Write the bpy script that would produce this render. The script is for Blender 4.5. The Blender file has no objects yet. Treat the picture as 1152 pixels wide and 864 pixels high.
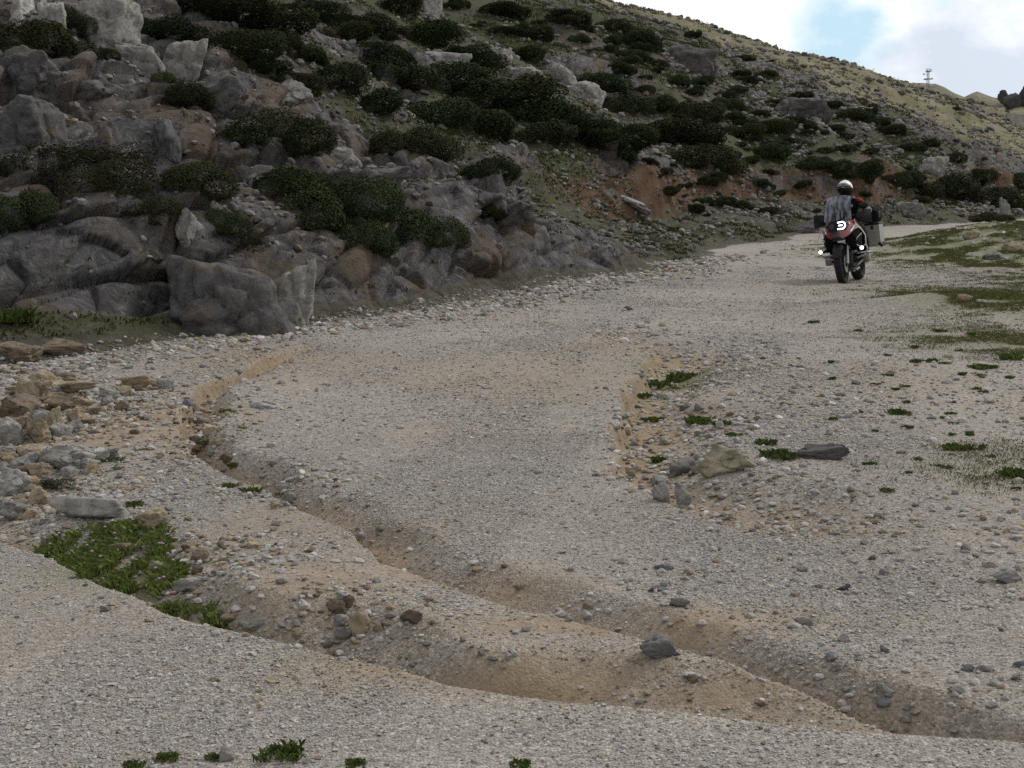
import bpy, bmesh, math, random, time
import numpy as np
from mathutils import Vector, Matrix, Euler
T0 = time.time()
R = math.radians
rng = np.random.default_rng(7)
random.seed(7)
scene = bpy.context.scene
COL = scene.collection
f32 = np.float32

# ------------------------------------------------------------------ camera
PW, PH = 1152, 864
HFOV = R(40.0)
FPX = PW / 2 / math.tan(HFOV / 2)
HOR = 300.0                                   # photo row at eye level
PITCH = math.atan((PH / 2 - HOR) / FPX)
CAMZ = 1.6
cam_d = bpy.data.cameras.new('camera')
cam_d.sensor_width = 36.0
cam_d.lens = 18.0 / math.tan(HFOV / 2)
cam_d.clip_start = 0.05
cam_d.clip_end = 9000
cam = bpy.data.objects.new('camera', cam_d)
COL.objects.link(cam)
cam.location = (0, 0, CAMZ)
cam.rotation_euler = (math.pi / 2 - PITCH, 0, 0)
scene.camera = cam
SLOPE = 0.055                                 # the valley floor climbs away from the camera

def ray(px, py):
    cx, cy = (px - PW / 2) / FPX, (PH / 2 - py) / FPX
    c, s = math.cos(PITCH), math.sin(PITCH)
    return Vector((cx, c + cy * s, cy * c - s))

def plan(px, py):                             # photo point -> plan point on the sloping valley floor
    d = ray(px, py)
    t = CAMZ / (SLOPE * d.y - d.z)
    return (d.x * t, d.y * t)

# ------------------------------------------------------------------ numpy noise
def _h(ix, iy, iz, seed):
    with np.errstate(over='ignore'):
        h = (ix.astype(np.int64) * 374761393 + iy.astype(np.int64) * 668265263 + iz.astype(np.int64) * 2147483647 + seed * 1274126177) & 0xffffffff
        h = ((h ^ (h >> 13)) * 1274126177) & 0xffffffff
        h = ((h ^ (h >> 16)) * 2246822519) & 0xffffffff
        h = h ^ (h >> 15)
    return h

def _u(h):
    return ((h & 0xffffff).astype(f32)) / f32(0xffffff)

def vnoise(x, y, z=None, seed=0):
    ix, iy = np.floor(x), np.floor(y)
    fx, fy = (x - ix).astype(f32), (y - iy).astype(f32)
    ux, uy = fx * fx * (3 - 2 * fx), fy * fy * (3 - 2 * fy)
    ix, iy = ix.astype(np.int64), iy.astype(np.int64)
    if z is None:
        zz = np.zeros_like(ix)
        a, b = _u(_h(ix, iy, zz, seed)), _u(_h(ix + 1, iy, zz, seed))
        c, d = _u(_h(ix, iy + 1, zz, seed)), _u(_h(ix + 1, iy + 1, zz, seed))
        return (a + (b - a) * ux) * (1 - uy) + (c + (d - c) * ux) * uy - 0.5
    iz = np.floor(z)
    fz = (z - iz).astype(f32)
    uz = fz * fz * (3 - 2 * fz)
    iz = iz.astype(np.int64)
    r = 0
    for k, wz in ((0, 1 - uz), (1, uz)):
        a, b = _u(_h(ix, iy, iz + k, seed)), _u(_h(ix + 1, iy, iz + k, seed))
        c, d = _u(_h(ix, iy + 1, iz + k, seed)), _u(_h(ix + 1, iy + 1, iz + k, seed))
        r = r + ((a + (b - a) * ux) * (1 - uy) + (c + (d - c) * ux) * uy) * wz
    return r - 0.5

def fbm(x, y, z=None, oct=4, seed=0, gain=0.5):
    r, a, f = 0, 1.0, 1.0
    for o in range(oct):
        r = r + a * vnoise(x * f + 17.3 * o, y * f - 9.1 * o, None if z is None else z * f + 3.7 * o, seed + o)
        a *= gain
        f *= 2.03
    return r

def worley(x, y, z, seed=0):
    ix, iy, iz = np.floor(x).astype(np.int64), np.floor(y).astype(np.int64), np.floor(z).astype(np.int64)
    f1 = np.full(x.shape, 9, f32)
    f2 = np.full(x.shape, 9, f32)
    cid = np.zeros(x.shape, f32)
    tl = np.zeros(x.shape, f32)
    for dx in (-1, 0, 1):
        for dy in (-1, 0, 1):
            for dz in (-1, 0, 1):
                h = _h(ix + dx, iy + dy, iz + dz, seed)
                ox = (h & 0x3ff).astype(f32) / 1023
                oy = ((h >> 10) & 0x3ff).astype(f32) / 1023
                oz = ((h >> 20) & 0x3ff).astype(f32) / 1023
                ex, ey, ez = ix + dx + ox - x, iy + dy + oy - y, iz + dz + oz - z
                d = np.sqrt(ex ** 2 + ey ** 2 + ez ** 2).astype(f32)
                m = d < f1
                f2 = np.where(m, f1, np.minimum(f2, d))
                cid = np.where(m, _u(h * 7919 & 0xffffffff), cid)
                h2 = h * 2654435761 & 0xffffffff      # each block has a face of its own tilt
                tl = np.where(m, ex * ((h2 & 0xff) / 127.5 - 1) + ey * ((h2 >> 8 & 0xff) / 127.5 - 1) + ez * ((h2 >> 16 & 0xff) / 127.5 - 1), tl)
                f1 = np.where(m, d, f1)
    return f1, f2, cid, tl

def sst(a, b, x):
    t = np.clip((x - a) / (b - a), 0, 1)
    return t * t * (3 - 2 * t)

# ------------------------------------------------------------------ the shape of the land
BY = [-60, 0, 8, 12.9, 16.1, 20.7, 24, 30, 41, 52, 60, 70, 90, 150, 300, 900]
BX = [-42, -12, -7.4, -4.5, -2.5, -0.1, 1.4, 3.4, 6.6, 11.5, 16.5, 24, 36, 68, 146, 460]
def xbase(y):
    return np.interp(y, BY, BX) + 0.0

def gully(name, pts, depth, wl, wr, seed, j):
    P = [plan(*p) for p in pts]
    return dict(P=np.array(P), D=np.array(depth, float), wl=wl, wr=wr, seed=seed, j=j)

GULLIES = [
    # the long rill across the road: sharp on its near side, a soft brown bank on its far side
    gully('a', [(345, 392), (300, 408), (262, 424), (222, 436), (205, 462), (222, 500), (262, 522), (310, 552), (352, 580), (398, 606), (430, 642),
                (505, 664), (600, 690), (690, 708), (800, 745), (900, 772), (1000, 803), (1095, 832), (1190, 852)],
          [.06, .14, .19, .18, .22, .24, .20, .20, .16, .15, .18, .20, .20, .17, .20, .21, .22, .26, .26], .30, .05, 3, .6),
    # the stony washout right of the middle
    gully('b', [(676, 378), (690, 392), (735, 400), (752, 408), (722, 432), (716, 470), (700, 500), (706, 536), (760, 568), (830, 590), (910, 606), (1010, 612)],
          [.06, .12, .14, .18, .22, .22, .22, .25, .24, .16, .09, .02], .9, .10, 5, .9),
    # the ditch just behind the near gravel bank
    gully('c', [(-60, 570), (0, 592), (60, 614), (130, 657), (200, 690), (240, 702), (330, 719), (420, 739), (520, 766), (640, 786), (760, 797), (900, 816), (1060, 832), (1190, 841)],
          [.12, .14, .18, .22, .26, .28, .25, .23, .24, .22, .13, .11, .09, .08], .52, .07, 9, .12),
]

def seg_dist(x, y, P, D):
    best = np.full(x.shape, 1e9, f32)
    sgn = np.ones(x.shape, f32)
    dep = np.zeros(x.shape, f32)
    for i in range(len(P) - 1):
        ax, ay = P[i]
        bx, by = P[i + 1]
        ux, uy = bx - ax, by - ay
        L2 = ux * ux + uy * uy
        t = np.clip(((x - ax) * ux + (y - ay) * uy) / L2, 0, 1)
        dx, dy = x - (ax + t * ux), y - (ay + t * uy)
        d = np.sqrt(dx * dx + dy * dy)
        m = d < best
        best = np.where(m, d, best)
        sgn = np.where(m, np.sign(ux * (y - ay) - uy * (x - ax)), sgn)
        dep = np.where(m, D[i] + t * (D[i + 1] - D[i]), dep)
    return best, sgn, dep

BUMPS = [  # photo point, radius across, radius along, height: low mounds on the valley floor
    (335, 668, .55, .45, .07), (180, 480, .9, .9, .06), (1150, 285, 3.0, 4.5, .75), (1125, 345, 1.6, 2.2, .18), (560, 420, 3.0, 3.5, .07),
    (1010, 470, 1.8, 1.8, .06), (60, 520, 1.0, 1.3, -.12), (1090, 268, 1.2, 2.5, .35),
]
SKY_PX = np.array([300, 900, 1000, 1012, 1030, 1046, 1056, 1068, 1078, 1086, 1092, 1100, 1110, 1124, 1127, 1132, 1140, 1152, 1250, 1500])
SKY_PY = np.array([70, 84, 95, 97, 96.5, 97.5, 101, 108, 112, 108, 106, 109, 112.5, 113.5, 112, 111, 110, 112, 130, 190])

def far_ridge(x, y, Y0=195.0, Y1=450.0):
    a = x / np.maximum(y, 1) * FPX + PW / 2
    zc = CAMZ + (HOR - np.interp(a, SKY_PX, SKY_PY)) / FPX * Y1
    z0 = SLOPE * Y0
    t = (y - Y0) / (Y1 - Y0)
    up = z0 + (zc - z0) * np.clip(t, 0, 1) ** 0.9
    z = np.where(t < 1, up, zc - (y - Y1) * 0.12)
    return np.where(t > 0, z, -50), t

def land(x, y):
    """height and surface weights at plan points"""
    x = x.astype(np.float64)
    y = y.astype(np.float64)
    r = np.sqrt(x * x + y * y)
    pl = np.where(y > 0, SLOPE * y, 0.03 * y)
    pl = np.where(y > 460, SLOPE * 460 - (y - 460) * 0.15, pl)
    pl = np.maximum(pl, -40)
    right = np.maximum(x - np.interp(y, [0, 30, 70, 300], [9, 13, 34, 150]), 0)
    pl = pl - 0.10 * right / (1 + right / 60)                 # the valley floor falls away to the right of the road
    W = {}
    near = r < 45
    lo = 0.10 * fbm(x / 3.0, y / 3.0, oct=2, seed=40) + 0.035 * fbm(x / .7, y / .7, oct=3, seed=44)
    fade = sst(2.5, 4.0, r)
    z = pl + lo * fade
    tan = np.zeros(x.shape, f32)
    rub = np.zeros(x.shape, f32)
    xn, yn = x[near], y[near]
    jx = .09 * fbm(xn / .35, yn / .35, oct=3, seed=60) + .13 * fbm(xn / 1.3, yn / 1.3, oct=2, seed=66)
    jy = .09 * fbm(xn / .35, yn / .35, oct=3, seed=63) + .13 * fbm(xn / 1.3, yn / 1.3, oct=2, seed=69)
    dz = np.zeros(xn.shape)
    tn = np.zeros(xn.shape)
    rb = np.zeros(xn.shape)
    for g in GULLIES:
        d, s, dep = seg_dist(xn + jx * g['j'], yn + jy * g['j'], g['P'], g['D'])
        wl = g['wl'] * (1 + .8 * fbm(xn / .8, yn / .8, oct=2, seed=g['seed'] + 70))
        wr = g['wr']
        k = np.where(s > 0, 1 - sst(.15, 1, d / np.maximum(wl, .1)), 1 - sst(.0, 1, d / wr))
        dz -= .8 * dep * k
        tn = np.maximum(tn, (1 - sst(.1, .85 if g['seed'] != 9 else .62, d / np.where(s > 0, wl, wr * 2.0))) * np.clip(dep / .12, 0, 1.1))
        if g['seed'] == 5:
            rb = np.maximum(rb, (1 - sst(.5, 1.6, d / np.where(s > 0, wl, wr))) * np.clip(dep / .12, 0, 1))
        if g['seed'] == 3:
            rb = np.maximum(rb, .15 * (1 - sst(.5, 1.2, d / np.where(s > 0, wl, wr))) * np.clip(dep / .12, 0, 1))
    for (px, py, ra, rl, h) in BUMPS:
        bx, by = plan(px, py)
        dz += h * np.exp(-((xn - bx) / ra) ** 2 - ((yn - by) / rl) ** 2)
    for (px, py, ra, rl, h) in ((165, 478, .55, .9, .9), (345, 668, .4, .35, .75), (545, 752, .6, .22, 1.2), (800, 770, .5, .12, .9), (700, 706, .8, .14, .9), (480, 655, .5, .18, .9), (215, 500, .3, .5, .6), (290, 408, .7, .9, .6), (690, 400, .5, 1.2, .5), (610, 430, 1.2, 2.0, .3), (330, 600, .8, .6, .35), (960, 440, 1.4, 1.4, .3), (860, 790, .6, .2, .7)):
        bx, by = plan(px, py)
        tn = np.maximum(tn, h * np.exp(-((xn + jx - bx) / ra) ** 2 - ((yn + jy - by) / rl) ** 2))
    z[near] += dz
    tan[near] = np.clip(tn, 0, 1)
    rub[near] = rb
    # the hill on the left
    p = (xbase(y) - x) * 0.88
    p = p + .8 * fbm(x / 4.0, y / 4.0, oct=3, seed=20) * sst(10, 22, r) + .25 * fbm(x / 1.2, y / 1.2, oct=2, seed=19)
    nr = 1 - sst(22, 32, y)
    pp = np.maximum(p, 0)
    cliff_h = 1.35 + .8 * fbm(x / 2.2, y / 2.2, oct=2, seed=21)
    po = np.interp(y, [8, 12.6, 14.2, 15.6], [1.5, 1.5, .75, 0])         # a mossy bank lies in front of the rock wall at the left
    hn = .42 * np.clip(p, 0, po) + cliff_h * sst(-.05, 1.15, p - po) + 0.335 * np.maximum(p - po - 0.6, 0)
    cut = 3.2 + 1.5 * fbm(x / 8, y / 8, oct=2, seed=25)
    hf = 0.26 * np.minimum(pp, cut) + (1.1 + 1.0 * fbm(x / 9, y / 9, oct=2, seed=27)) * sst(0, 1.0, p - cut) + 0.435 * np.maximum(p - cut - .3, 0)
    h = hn * nr + hf * (1 - nr)
    steep = sst(2.0, 8.0, p)
    h = h + steep * (2.2 * fbm(x / 14, y / 14, oct=3, seed=28) + .5 * fbm(x / 3.2, y / 3.2, oct=3, seed=32))
    crest = 21.0
    h = np.where(p > 0, crest - np.log1p(np.exp(np.clip((crest - h) * .55, -50, 50))) / .55, 0)
    h = h - np.maximum(p - 62, 0) * .25
    h = np.maximum(h, -60)
    z = z + np.maximum(h, 0) * (p > 0) + np.where(p > 62, np.minimum(h, 0), 0)
    fr, ft = far_ridge(x, y)
    fr = fr + sst(0, .2, ft) * (2.6 * fbm(x / 22, y / 22, oct=4, seed=35)) * (1 - sst(.8, 1, ft) * .85)
    isfar = fr > z
    z = np.where(isfar, fr, z)
    W['p'] = p
    W['po'] = po
    W['far'] = isfar
    # surface weights
    u_ = .517 * x + .857 * y                                  # bands follow the slope
    n1 = fbm(u_ / 11, p / 3.4, oct=4, seed=80)
    n2 = fbm(u_ / 30, p / 9, oct=3, seed=84)
    onhill = sst(.0, .5, p) * (~isfar)
    p1 = np.interp(y, [100, 140, 200, 260, 320], [60, 43, 33, 21, 14]) + 5 * n1
    dry = onhill * sst(-5, 5, y - 119 - 14 * n1 + .5 * np.minimum(p - 20, 0)) * sst(3, 9, p)  # dry grass zone; its edge stands in for the cloud-shadow edge
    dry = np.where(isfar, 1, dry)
    nearrock = 1 - sst(20, 42, r)
    rock = onhill * np.clip(sst(-.08, .12, n1 * .8 + n2 * .7 + .22 * nearrock - .03 + .18 * sst(110, 150, y)), 0, 1)
    rock = np.maximum(rock, onhill * (1 - sst(1.4, 2.6, p - po)) * nr)
    rock = rock * sst(-.05, .06, p - po + .25 * n1)
    rock = rock * (1 - .65 * (1 - nr) * (1 - sst(-.5, 1.0, p - cut)))
    orange = 1.0 * onhill * (1 - nr) * sst(-.2, .3, p - cut) * (1 - sst(.9, 1.5, p - cut)) * sst(-.36, .0, fbm(u_ / 5, p / 3, oct=3, seed=86) + .09) * sst(34, 40, y) * sst(110, 80, y)
    rock = np.maximum(rock * (1 - .85 * orange), orange * .5 * sst(.12, .28, fbm(u_ / 3, p / 1.2, oct=3, seed=87)))
    rock = np.where(isfar, .55 * sst(.02, .2, n1), rock * (1 - .8 * dry))
    green = onhill * (1 - rock) * sst(-.35, .1, fbm(x / 2.2, y / 2.2, oct=3, seed=88) + .15)
    W.update(tan=tan, rub=rub, rock=rock, dry=dry, orange=orange, green=green, r=r)
    return z, W

# ------------------------------------------------------------------ grid
th_d = np.linspace(R(-23), R(23), 820)
th_r = np.concatenate([np.arange(23.4, 60, .45), np.arange(60, 180.1, 3.0)])
th = np.concatenate([-R(1) * th_r[::-1], th_d, R(1) * th_r])
rr = np.concatenate([np.geomspace(.4, 3.4, 26)[:-1], np.geomspace(3.4, 12, 400)[:-1], np.geomspace(12, 30, 800)[:-1], np.geomspace(30, 520, 640)[:-1], np.geomspace(520, 5000, 30)])
NT, NR = len(th), len(rr)
TH, RR = np.meshgrid(th, rr)
GX, GY = (RR * np.sin(TH)).ravel(), (RR * np.cos(TH)).ravel()
GZ, W = land(GX, GY)

def grid_normals(X, Y, Z):
    P = np.stack([X, Y, Z], -1).reshape(NR, NT, 3)
    du = np.gradient(P, axis=1)
    dv = np.gradient(P, axis=0)
    n = np.cross(du, dv)
    n /= np.maximum(np.linalg.norm(n, axis=-1, keepdims=True), 1e-9)
    n = n * np.sign(n[..., 2:3] + 1e-9)
    return n.reshape(-1, 3)

# fractured rock: push the rocky ground out along its normal in blocks
N = grid_normals(GX, GY, GZ)
PO = W['po']
m = (W['rock'] > .02) & (np.abs(TH.ravel()) < R(62)) & (W['r'] < 460)
X, Y, Z = GX[m], GY[m], GZ[m]
# bedding planes dip towards the road
ca, sa = math.cos(R(28)), math.sin(R(28))
bx, by, bz = X * ca + Z * sa, Y, -X * sa + Z * ca
wxx = .22 * fbm(bx / .9, by / .9, bz / .9, oct=2, seed=101)
disp = 0
dist = W['r'][m]
for cell, amp, tilt, ck, cw_, seed in ((2.7, .75, .6, .2, .05, 110), (1.0, .34, 1.0, .4, .07, 120), (.42, .12, 1.0, .45, .13, 130)):
    sel = dist < cell * 130
    f1, f2, cid, tl = worley((bx[sel] / 2.9 + wxx[sel]) / cell, (by[sel] / 1.7 + wxx[sel]) / cell, (bz[sel] * 1.2 + .5 * wxx[sel]) / cell, seed)
    e = f2 - f1
    d = amp * (.7 * cid + tilt * tl - ck * np.exp(-e / cw_) + .05 * (1 - f1))
    if cell > 2:
        d = d * (.3 + .7 * sst(12, 40, dist[sel]))
    q = np.zeros(X.shape)
    q[sel] = d
    disp = disp + q
disp = disp + .05 * fbm(X / .6, Y / .6, Z / .6, oct=3, seed=140)
dd = (disp - .35) * W['rock'][m] * sst(-.05, .22, W['p'][m] - PO[m] + np.where(W['far'][m], 99, 0)) * np.where(W['far'][m] | (W['dry'][m] > .5), .8, 1.0)
GX2, GY2, GZ2 = GX.copy(), GY.copy(), GZ.copy()
GX2[m] += N[m, 0] * dd
GY2[m] += N[m, 1] * dd
GZ2[m] += N[m, 2] * dd
CRACK = np.zeros(GX.shape, f32)
CRACK[m] = np.clip(.5 + disp - .35, 0, 1)
print('terrain', round(time.time() - T0, 1))

def mesh_np(name, verts, faces, nper):
    """verts (n,3); faces (k,nper) -> mesh"""
    me = bpy.data.meshes.new(name)
    me.vertices.add(len(verts))
    me.vertices.foreach_set('co', np.asarray(verts, f32).ravel())
    k = len(faces)
    me.loops.add(k * nper)
    me.loops.foreach_set('vertex_index', np.asarray(faces, np.int32).ravel())
    me.polygons.add(k)
    me.polygons.foreach_set('loop_start', np.arange(k, dtype=np.int32) * nper)
    me.update(calc_edges=True)
    return me

def put(name, me, mat=None, parent=None, smooth=True):
    if mat is not None and len(me.materials) == 0:
        me.materials.append(mat)
    me.polygons.foreach_set('use_smooth', np.full(len(me.polygons), smooth))
    o = bpy.data.objects.new(name, me)
    COL.objects.link(o)
    if parent is not None:
        o.parent = parent
    return o

def attr_col(me, name, rgb):
    a = me.attributes.new(name, 'FLOAT_COLOR', 'POINT')
    c = np.ones((len(me.vertices), 4), f32)
    c[:, :rgb.shape[1]] = rgb
    a.data.foreach_set('color', c.ravel())

# ------------------------------------------------------------------ materials
class NT_:
    def __init__(s, name):
        s.m = bpy.data.materials.new(name)
        s.m.use_nodes = True
        s.t = s.m.node_tree
        s.b = s.t.nodes['Principled BSDF']
        s.co = s.n('ShaderNodeTexCoord').outputs['Object']
    def n(s, t, **k):
        x = s.t.nodes.new(t)
        for a, b in k.items():
            setattr(x, a, b)
        return x
    def l(s, a, b):
        s.t.links.new(a, b)
    def setin(s, sock, v):
        if hasattr(v, 'node'):
            s.l(v, sock)
        else:
            sock.default_value = v if not (isinstance(v, tuple) and len(v) == 3 and sock.type == 'RGBA') else (*v, 1)
    def noise(s, scale, detail=4, rough=.55, co=None, out='Fac', dist=0):
        x = s.n('ShaderNodeTexNoise')
        x.inputs['Scale'].default_value = scale
        x.inputs['Detail'].default_value = detail
        x.inputs['Roughness'].default_value = rough
        x.inputs['Distortion'].default_value = dist
        s.l(co or s.co, x.inputs['Vector'])
        return x.outputs[out]
    def vor(s, scale, co=None, feature='F1', out='Distance', rnd=1):
        x = s.n('ShaderNodeTexVoronoi', feature=feature)
        x.inputs['Scale'].default_value = scale
        x.inputs['Randomness'].default_value = rnd
        s.l(co or s.co, x.inputs['Vector'])
        return x.outputs[out]
    def ramp(s, fac, stops, interp='LINEAR'):
        x = s.n('ShaderNodeValToRGB')
        x.color_ramp.interpolation = interp
        e = x.color_ramp.elements
        while len(e) < len(stops):
            e.new(.5)
        for i, (p, c) in enumerate(stops):
            e[i].position = p
            e[i].color = (*c, 1) if len(c) == 3 else c
        s.l(fac, x.inputs['Fac'])
        return x.outputs['Color']
    def mix(s, fac, a, b, mode='MIX'):
        x = s.n('ShaderNodeMix', data_type='RGBA', blend_type=mode)
        s.setin(x.inputs[0], fac)
        s.setin(x.inputs[6], a)
        s.setin(x.inputs[7], b)
        return x.outputs[2]
    def math(s, op, a, b=0.0, clamp=False):
        x = s.n('ShaderNodeMath', operation=op, use_clamp=clamp)
        s.setin(x.inputs[0], a)
        s.setin(x.inputs[1], b)
        return x.outputs[0]
    def rng(s, v, a, b, c=0., d=1.):
        x = s.n('ShaderNodeMapRange', interpolation_type='SMOOTHSTEP')
        s.setin(x.inputs[0], v)
        for i, q in enumerate((a, b, c, d)):
            x.inputs[i + 1].default_value = q
        return x.outputs[0]
    def attr(s, name):
        x = s.n('ShaderNodeAttribute', attribute_name=name)
        return x.outputs['Color']
    def sep(s, c):
        x = s.n('ShaderNodeSeparateColor')
        s.l(c, x.inputs[0])
        return x.outputs
    def bump(s, h, dist=.02, strength=1., normal=None):
        x = s.n('ShaderNodeBump')
        x.inputs['Strength'].default_value = strength
        x.inputs['Distance'].default_value = dist
        s.l(h, x.inputs['Height'])
        if normal is not None:
            s.l(normal, x.inputs['Normal'])
        return x.outputs[0]
    def done(s, col, rough=.9, normal=None, spec=.25, metal=0.):
        s.setin(s.b.inputs['Base Color'], col)
        s.setin(s.b.inputs['Roughness'], rough)
        s.b.inputs['Specular IOR Level'].default_value = spec
        s.b.inputs['Metallic'].default_value = metal
        if normal is not None:
            s.l(normal, s.b.inputs['Normal'])
        return s.m

def rock_color(k, co=None, warm=0.0):
    co = co or k.co
    n1 = k.noise(.9, 6, .62, co)
    n2 = k.noise(4.5, 9, .74, co, dist=.8)
    n3 = k.noise(28, 5, .7, co)
    c = k.ramp(n2, [(.30, (.034, .033, .035)), (.44, (.085, .083, .085)), (.56, (.145, .142, .144)), (.70, (.30, .296, .295))])
    br = k.ramp(k.noise(2.1, 5, .6, co), [(.3, (.17, .115, .07)), (.7, (.12, .09, .06))])
    c = k.mix(k.rng(n1, .44, .66, 0, .68 + warm), c, br)
    lich = k.math('MULTIPLY', k.rng(n3, .55, .72), k.rng(k.noise(1.7, 3, .5, co), .5, .7))
    c = k.mix(k.math('MULTIPLY', lich, .7), c, (.33, .325, .31))
    return c, n1, n2, n3

def terrain_mat():
    k = NT_('land_surface')
    co = k.co
    A = k.sep(k.attr('wa'))     # tan, green, rock
    B = k.sep(k.attr('wb'))     # orange, dry grass with painted sunlight, rubble
    # gravel
    vc = k.n('ShaderNodeTexVoronoi')
    vc.inputs['Scale'].default_value = 95
    k.l(co, vc.inputs['Vector'])
    vv = k.sep(vc.outputs['Color'])
    g = k.ramp(vv[0], [(0, (.175, .163, .148)), (.3, (.25, .238, .22)), (.62, (.305, .293, .275)), (.86, (.355, .345, .328)), (1, (.47, .46, .445))])
    big = k.noise(.55, 5, .6, co)
    g = k.mix(k.rng(big, .46, .72, 0, .38), g, (.30, .25, .20))
    fine = k.noise(9, 5, .7, co)
    g = k.mix(.6, g, k.ramp(fine, [(.3, (.42, .41, .40)), (.7, (.62, .61, .60))]), 'MULTIPLY')
    g = k.mix(1.0, g, (1.68, 1.64, 1.60), 'MULTIPLY')
    g = k.mix(1.0, g, k.ramp(k.noise(.33, 4, .6, co), [(.32, (.84, .83, .82)), (.68, (1.08, 1.075, 1.07))]), 'MULTIPLY')
    # tan dirt of the washed-out banks
    t = k.ramp(k.noise(14, 6, .7, co), [(.25, (.17, .125, .08)), (.5, (.27, .205, .135)), (.75, (.38, .305, .215))])
    c = k.mix(k.math('MULTIPLY', A[0], k.rng(k.noise(3.0, 4, .6, co),   .25, .6, .75, 1.0)), g, t)
    # rubble soil
    # hill soil and thin grass
    soil = k.ramp(k.noise(6, 6, .72, co), [(.25, (.035, .032, .024)), (.5, (.075, .068, .052)), (.72, (.15, .14, .12))])
    gr = k.ramp(k.noise(11, 5, .7, co), [(.3, (.026, .036, .014)), (.55, (.060, .080, .026)), (.75, (.115, .135, .048))])
    hill = k.mix(k.math('MULTIPLY', A[1], k.rng(k.noise(2.4, 5, .65, co), .40, .58, .1, .9)), soil, gr)
    dry_sunpaint = k.ramp(k.noise(.5, 9, .8, co), [(.30, (.075, .072, .042)), (.43, (.15, .135, .082)), (.54, (.22, .19, .135)), (.70, (.33, .30, .24))])  # dry grass tones, paler to paint sunlight on the upper and far slopes
    dry_sunpaint_mix = k.mix(k.rng(k.noise(.17, 5, .6, co), .47, .6, 0, .75), dry_sunpaint, (.15, .155, .065))
    rc, n1, n2, n3 = rock_color(k)
    ora = k.ramp(k.noise(1.6, 6, .65, co), [(.28, (.035, .028, .022)), (.44, (.072, .040, .023)), (.56, (.115, .066, .037)), (.66, (.10, .088, .072)), (.76, (.15, .135, .11))])
    oh = k.n('ShaderNodeAttribute', attribute_name='wc')
    C = k.sep(oh.outputs['Color'])   # hill, crack, verge green
    c = k.mix(C[0], c, hill)
    c = k.mix(B[1], c, dry_sunpaint_mix)
    c = k.mix(B[0], c, ora)
    rm = k.rng(k.math('ADD', A[2], k.math('MULTIPLY', k.math('SUBTRACT', n2, .5), .5)), .32, .6)
    c = k.mix(rm, c, rc)
    vg = k.math('MULTIPLY', k.math('MULTIPLY', C[2], .72), k.rng(k.noise(2.8, 7, .75, co), .33, .52), clamp=True)
    c = k.mix(vg, c, k.ramp(k.noise(16, 4, .7, co), [(.3, (.075, .095, .025)), (.7, (.19, .21, .07))]))
    hgt = k.math('ADD', k.math('MULTIPLY', k.math('SUBTRACT', 1.0, vc.outputs['Distance']), k.math('SUBTRACT', .009, k.math('MULTIPLY', A[0], .0065))), k.math('MULTIPLY', fine, .02))
    rh = k.math('ADD', k.math('MULTIPLY', n2, .12), k.math('MULTIPLY', n3, .035))
    hh = k.n('ShaderNodeMix', data_type='FLOAT')
    k.l(k.math('MAXIMUM', rm, k.math('MULTIPLY', C[0], .6)), hh.inputs[0])
    k.l(hgt, hh.inputs[2])
    k.l(rh, hh.inputs[3])
    return k.done(c, .92, k.bump(hh.outputs[0], 1.0, .9), .2)

M = {}
M['land'] = terrain_mat()

# ------------------------------------------------------------------ build land objects
p_, r_ = W['p'], W['r']
vergeX = np.interp(GY, [0, 9, 12, 18, 24, 32, 45, 60, 75, 300], [30, 5.2, 4.8, 6.2, 8.3, 11, 16, 27, 41, 160])
verge = sst(-1.2, 1.6, GX - vergeX + .9 * fbm(GX / 1.1, GY / 1.1, oct=3, seed=91)) * (p_ < 0)
vb = np.zeros(GX.shape)
for (px, py, ra, rl, h) in ((1148, 345, 1.25, 2.6, 1.0), (1145, 290, 2.4, 5, 1.0), (1140, 525, .6, .7, .12), (140, 632, .30, .3, .6), (760, 425, .35, .5, .4), (60, 375, 1.4, 1.0, .9), (1120, 385, .8, 1.3, .4), (1140, 545, .4, .4, .18)):
    bx_, by_ = plan(px, py)
    vb = np.maximum(vb, h * np.exp(-((GX - bx_) / ra) ** 2 - ((GY - by_) / rl) ** 2))
vgreen = np.clip(vb * 2.0 + .6 * verge * sst(16, 24, GY), 0, 1) * (1 - sst(-.1, .25, p_ - W['po']))
wa = np.stack([W['tan'], W['green'], W['rock']], -1)
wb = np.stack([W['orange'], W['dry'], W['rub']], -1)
wc = np.stack([sst(-.12, .0, p_ + .10 * fbm(GX / .5, GY / .5, oct=3, seed=93)) * (r_ < 4000), CRACK, vgreen], -1)

idx = np.arange(NR * NT).reshape(NR, NT)
quads = np.stack([idx[:-1, :-1], idx[:-1, 1:], idx[1:, 1:], idx[1:, :-1]], -1).reshape(-1, 4)
fp = p_[quads].mean(1)
ffar = W['far'][quads].mean(1) > .5
fv = (GX - vergeX)[quads].mean(1) > 0
kind = np.where(ffar, 2, np.where(fp > 0.05, 1, np.where(fv, 3, 0)))
PV = np.stack([GX2, GY2, GZ2], -1)
LAND = []
for kk, nm in ((0, 'road'), (1, 'hill'), (2, 'far_hill'), (3, 'ground')):
    q = quads[kind == kk]
    used, inv = np.unique(q.ravel(), return_inverse=True)
    me = mesh_np(nm, PV[used], inv.reshape(-1, 4)[:, ::-1], 4)
    for a, w in (('wa', wa), ('wb', wb), ('wc', wc)):
        attr_col(me, a, w[used].astype(f32))
    o = put(nm, me, M['land'])
    o['kind'] = 'structure'
    LAND.append(o)
LAND[0]['label'] = 'pale gravel track with washed-out rills running up the valley'
LAND[1]['label'] = 'dark rocky hillside with grey outcrops left of the track'
LAND[2]['label'] = 'dry grass hillside closing the valley behind, sunlight painted into its colour'
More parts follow.
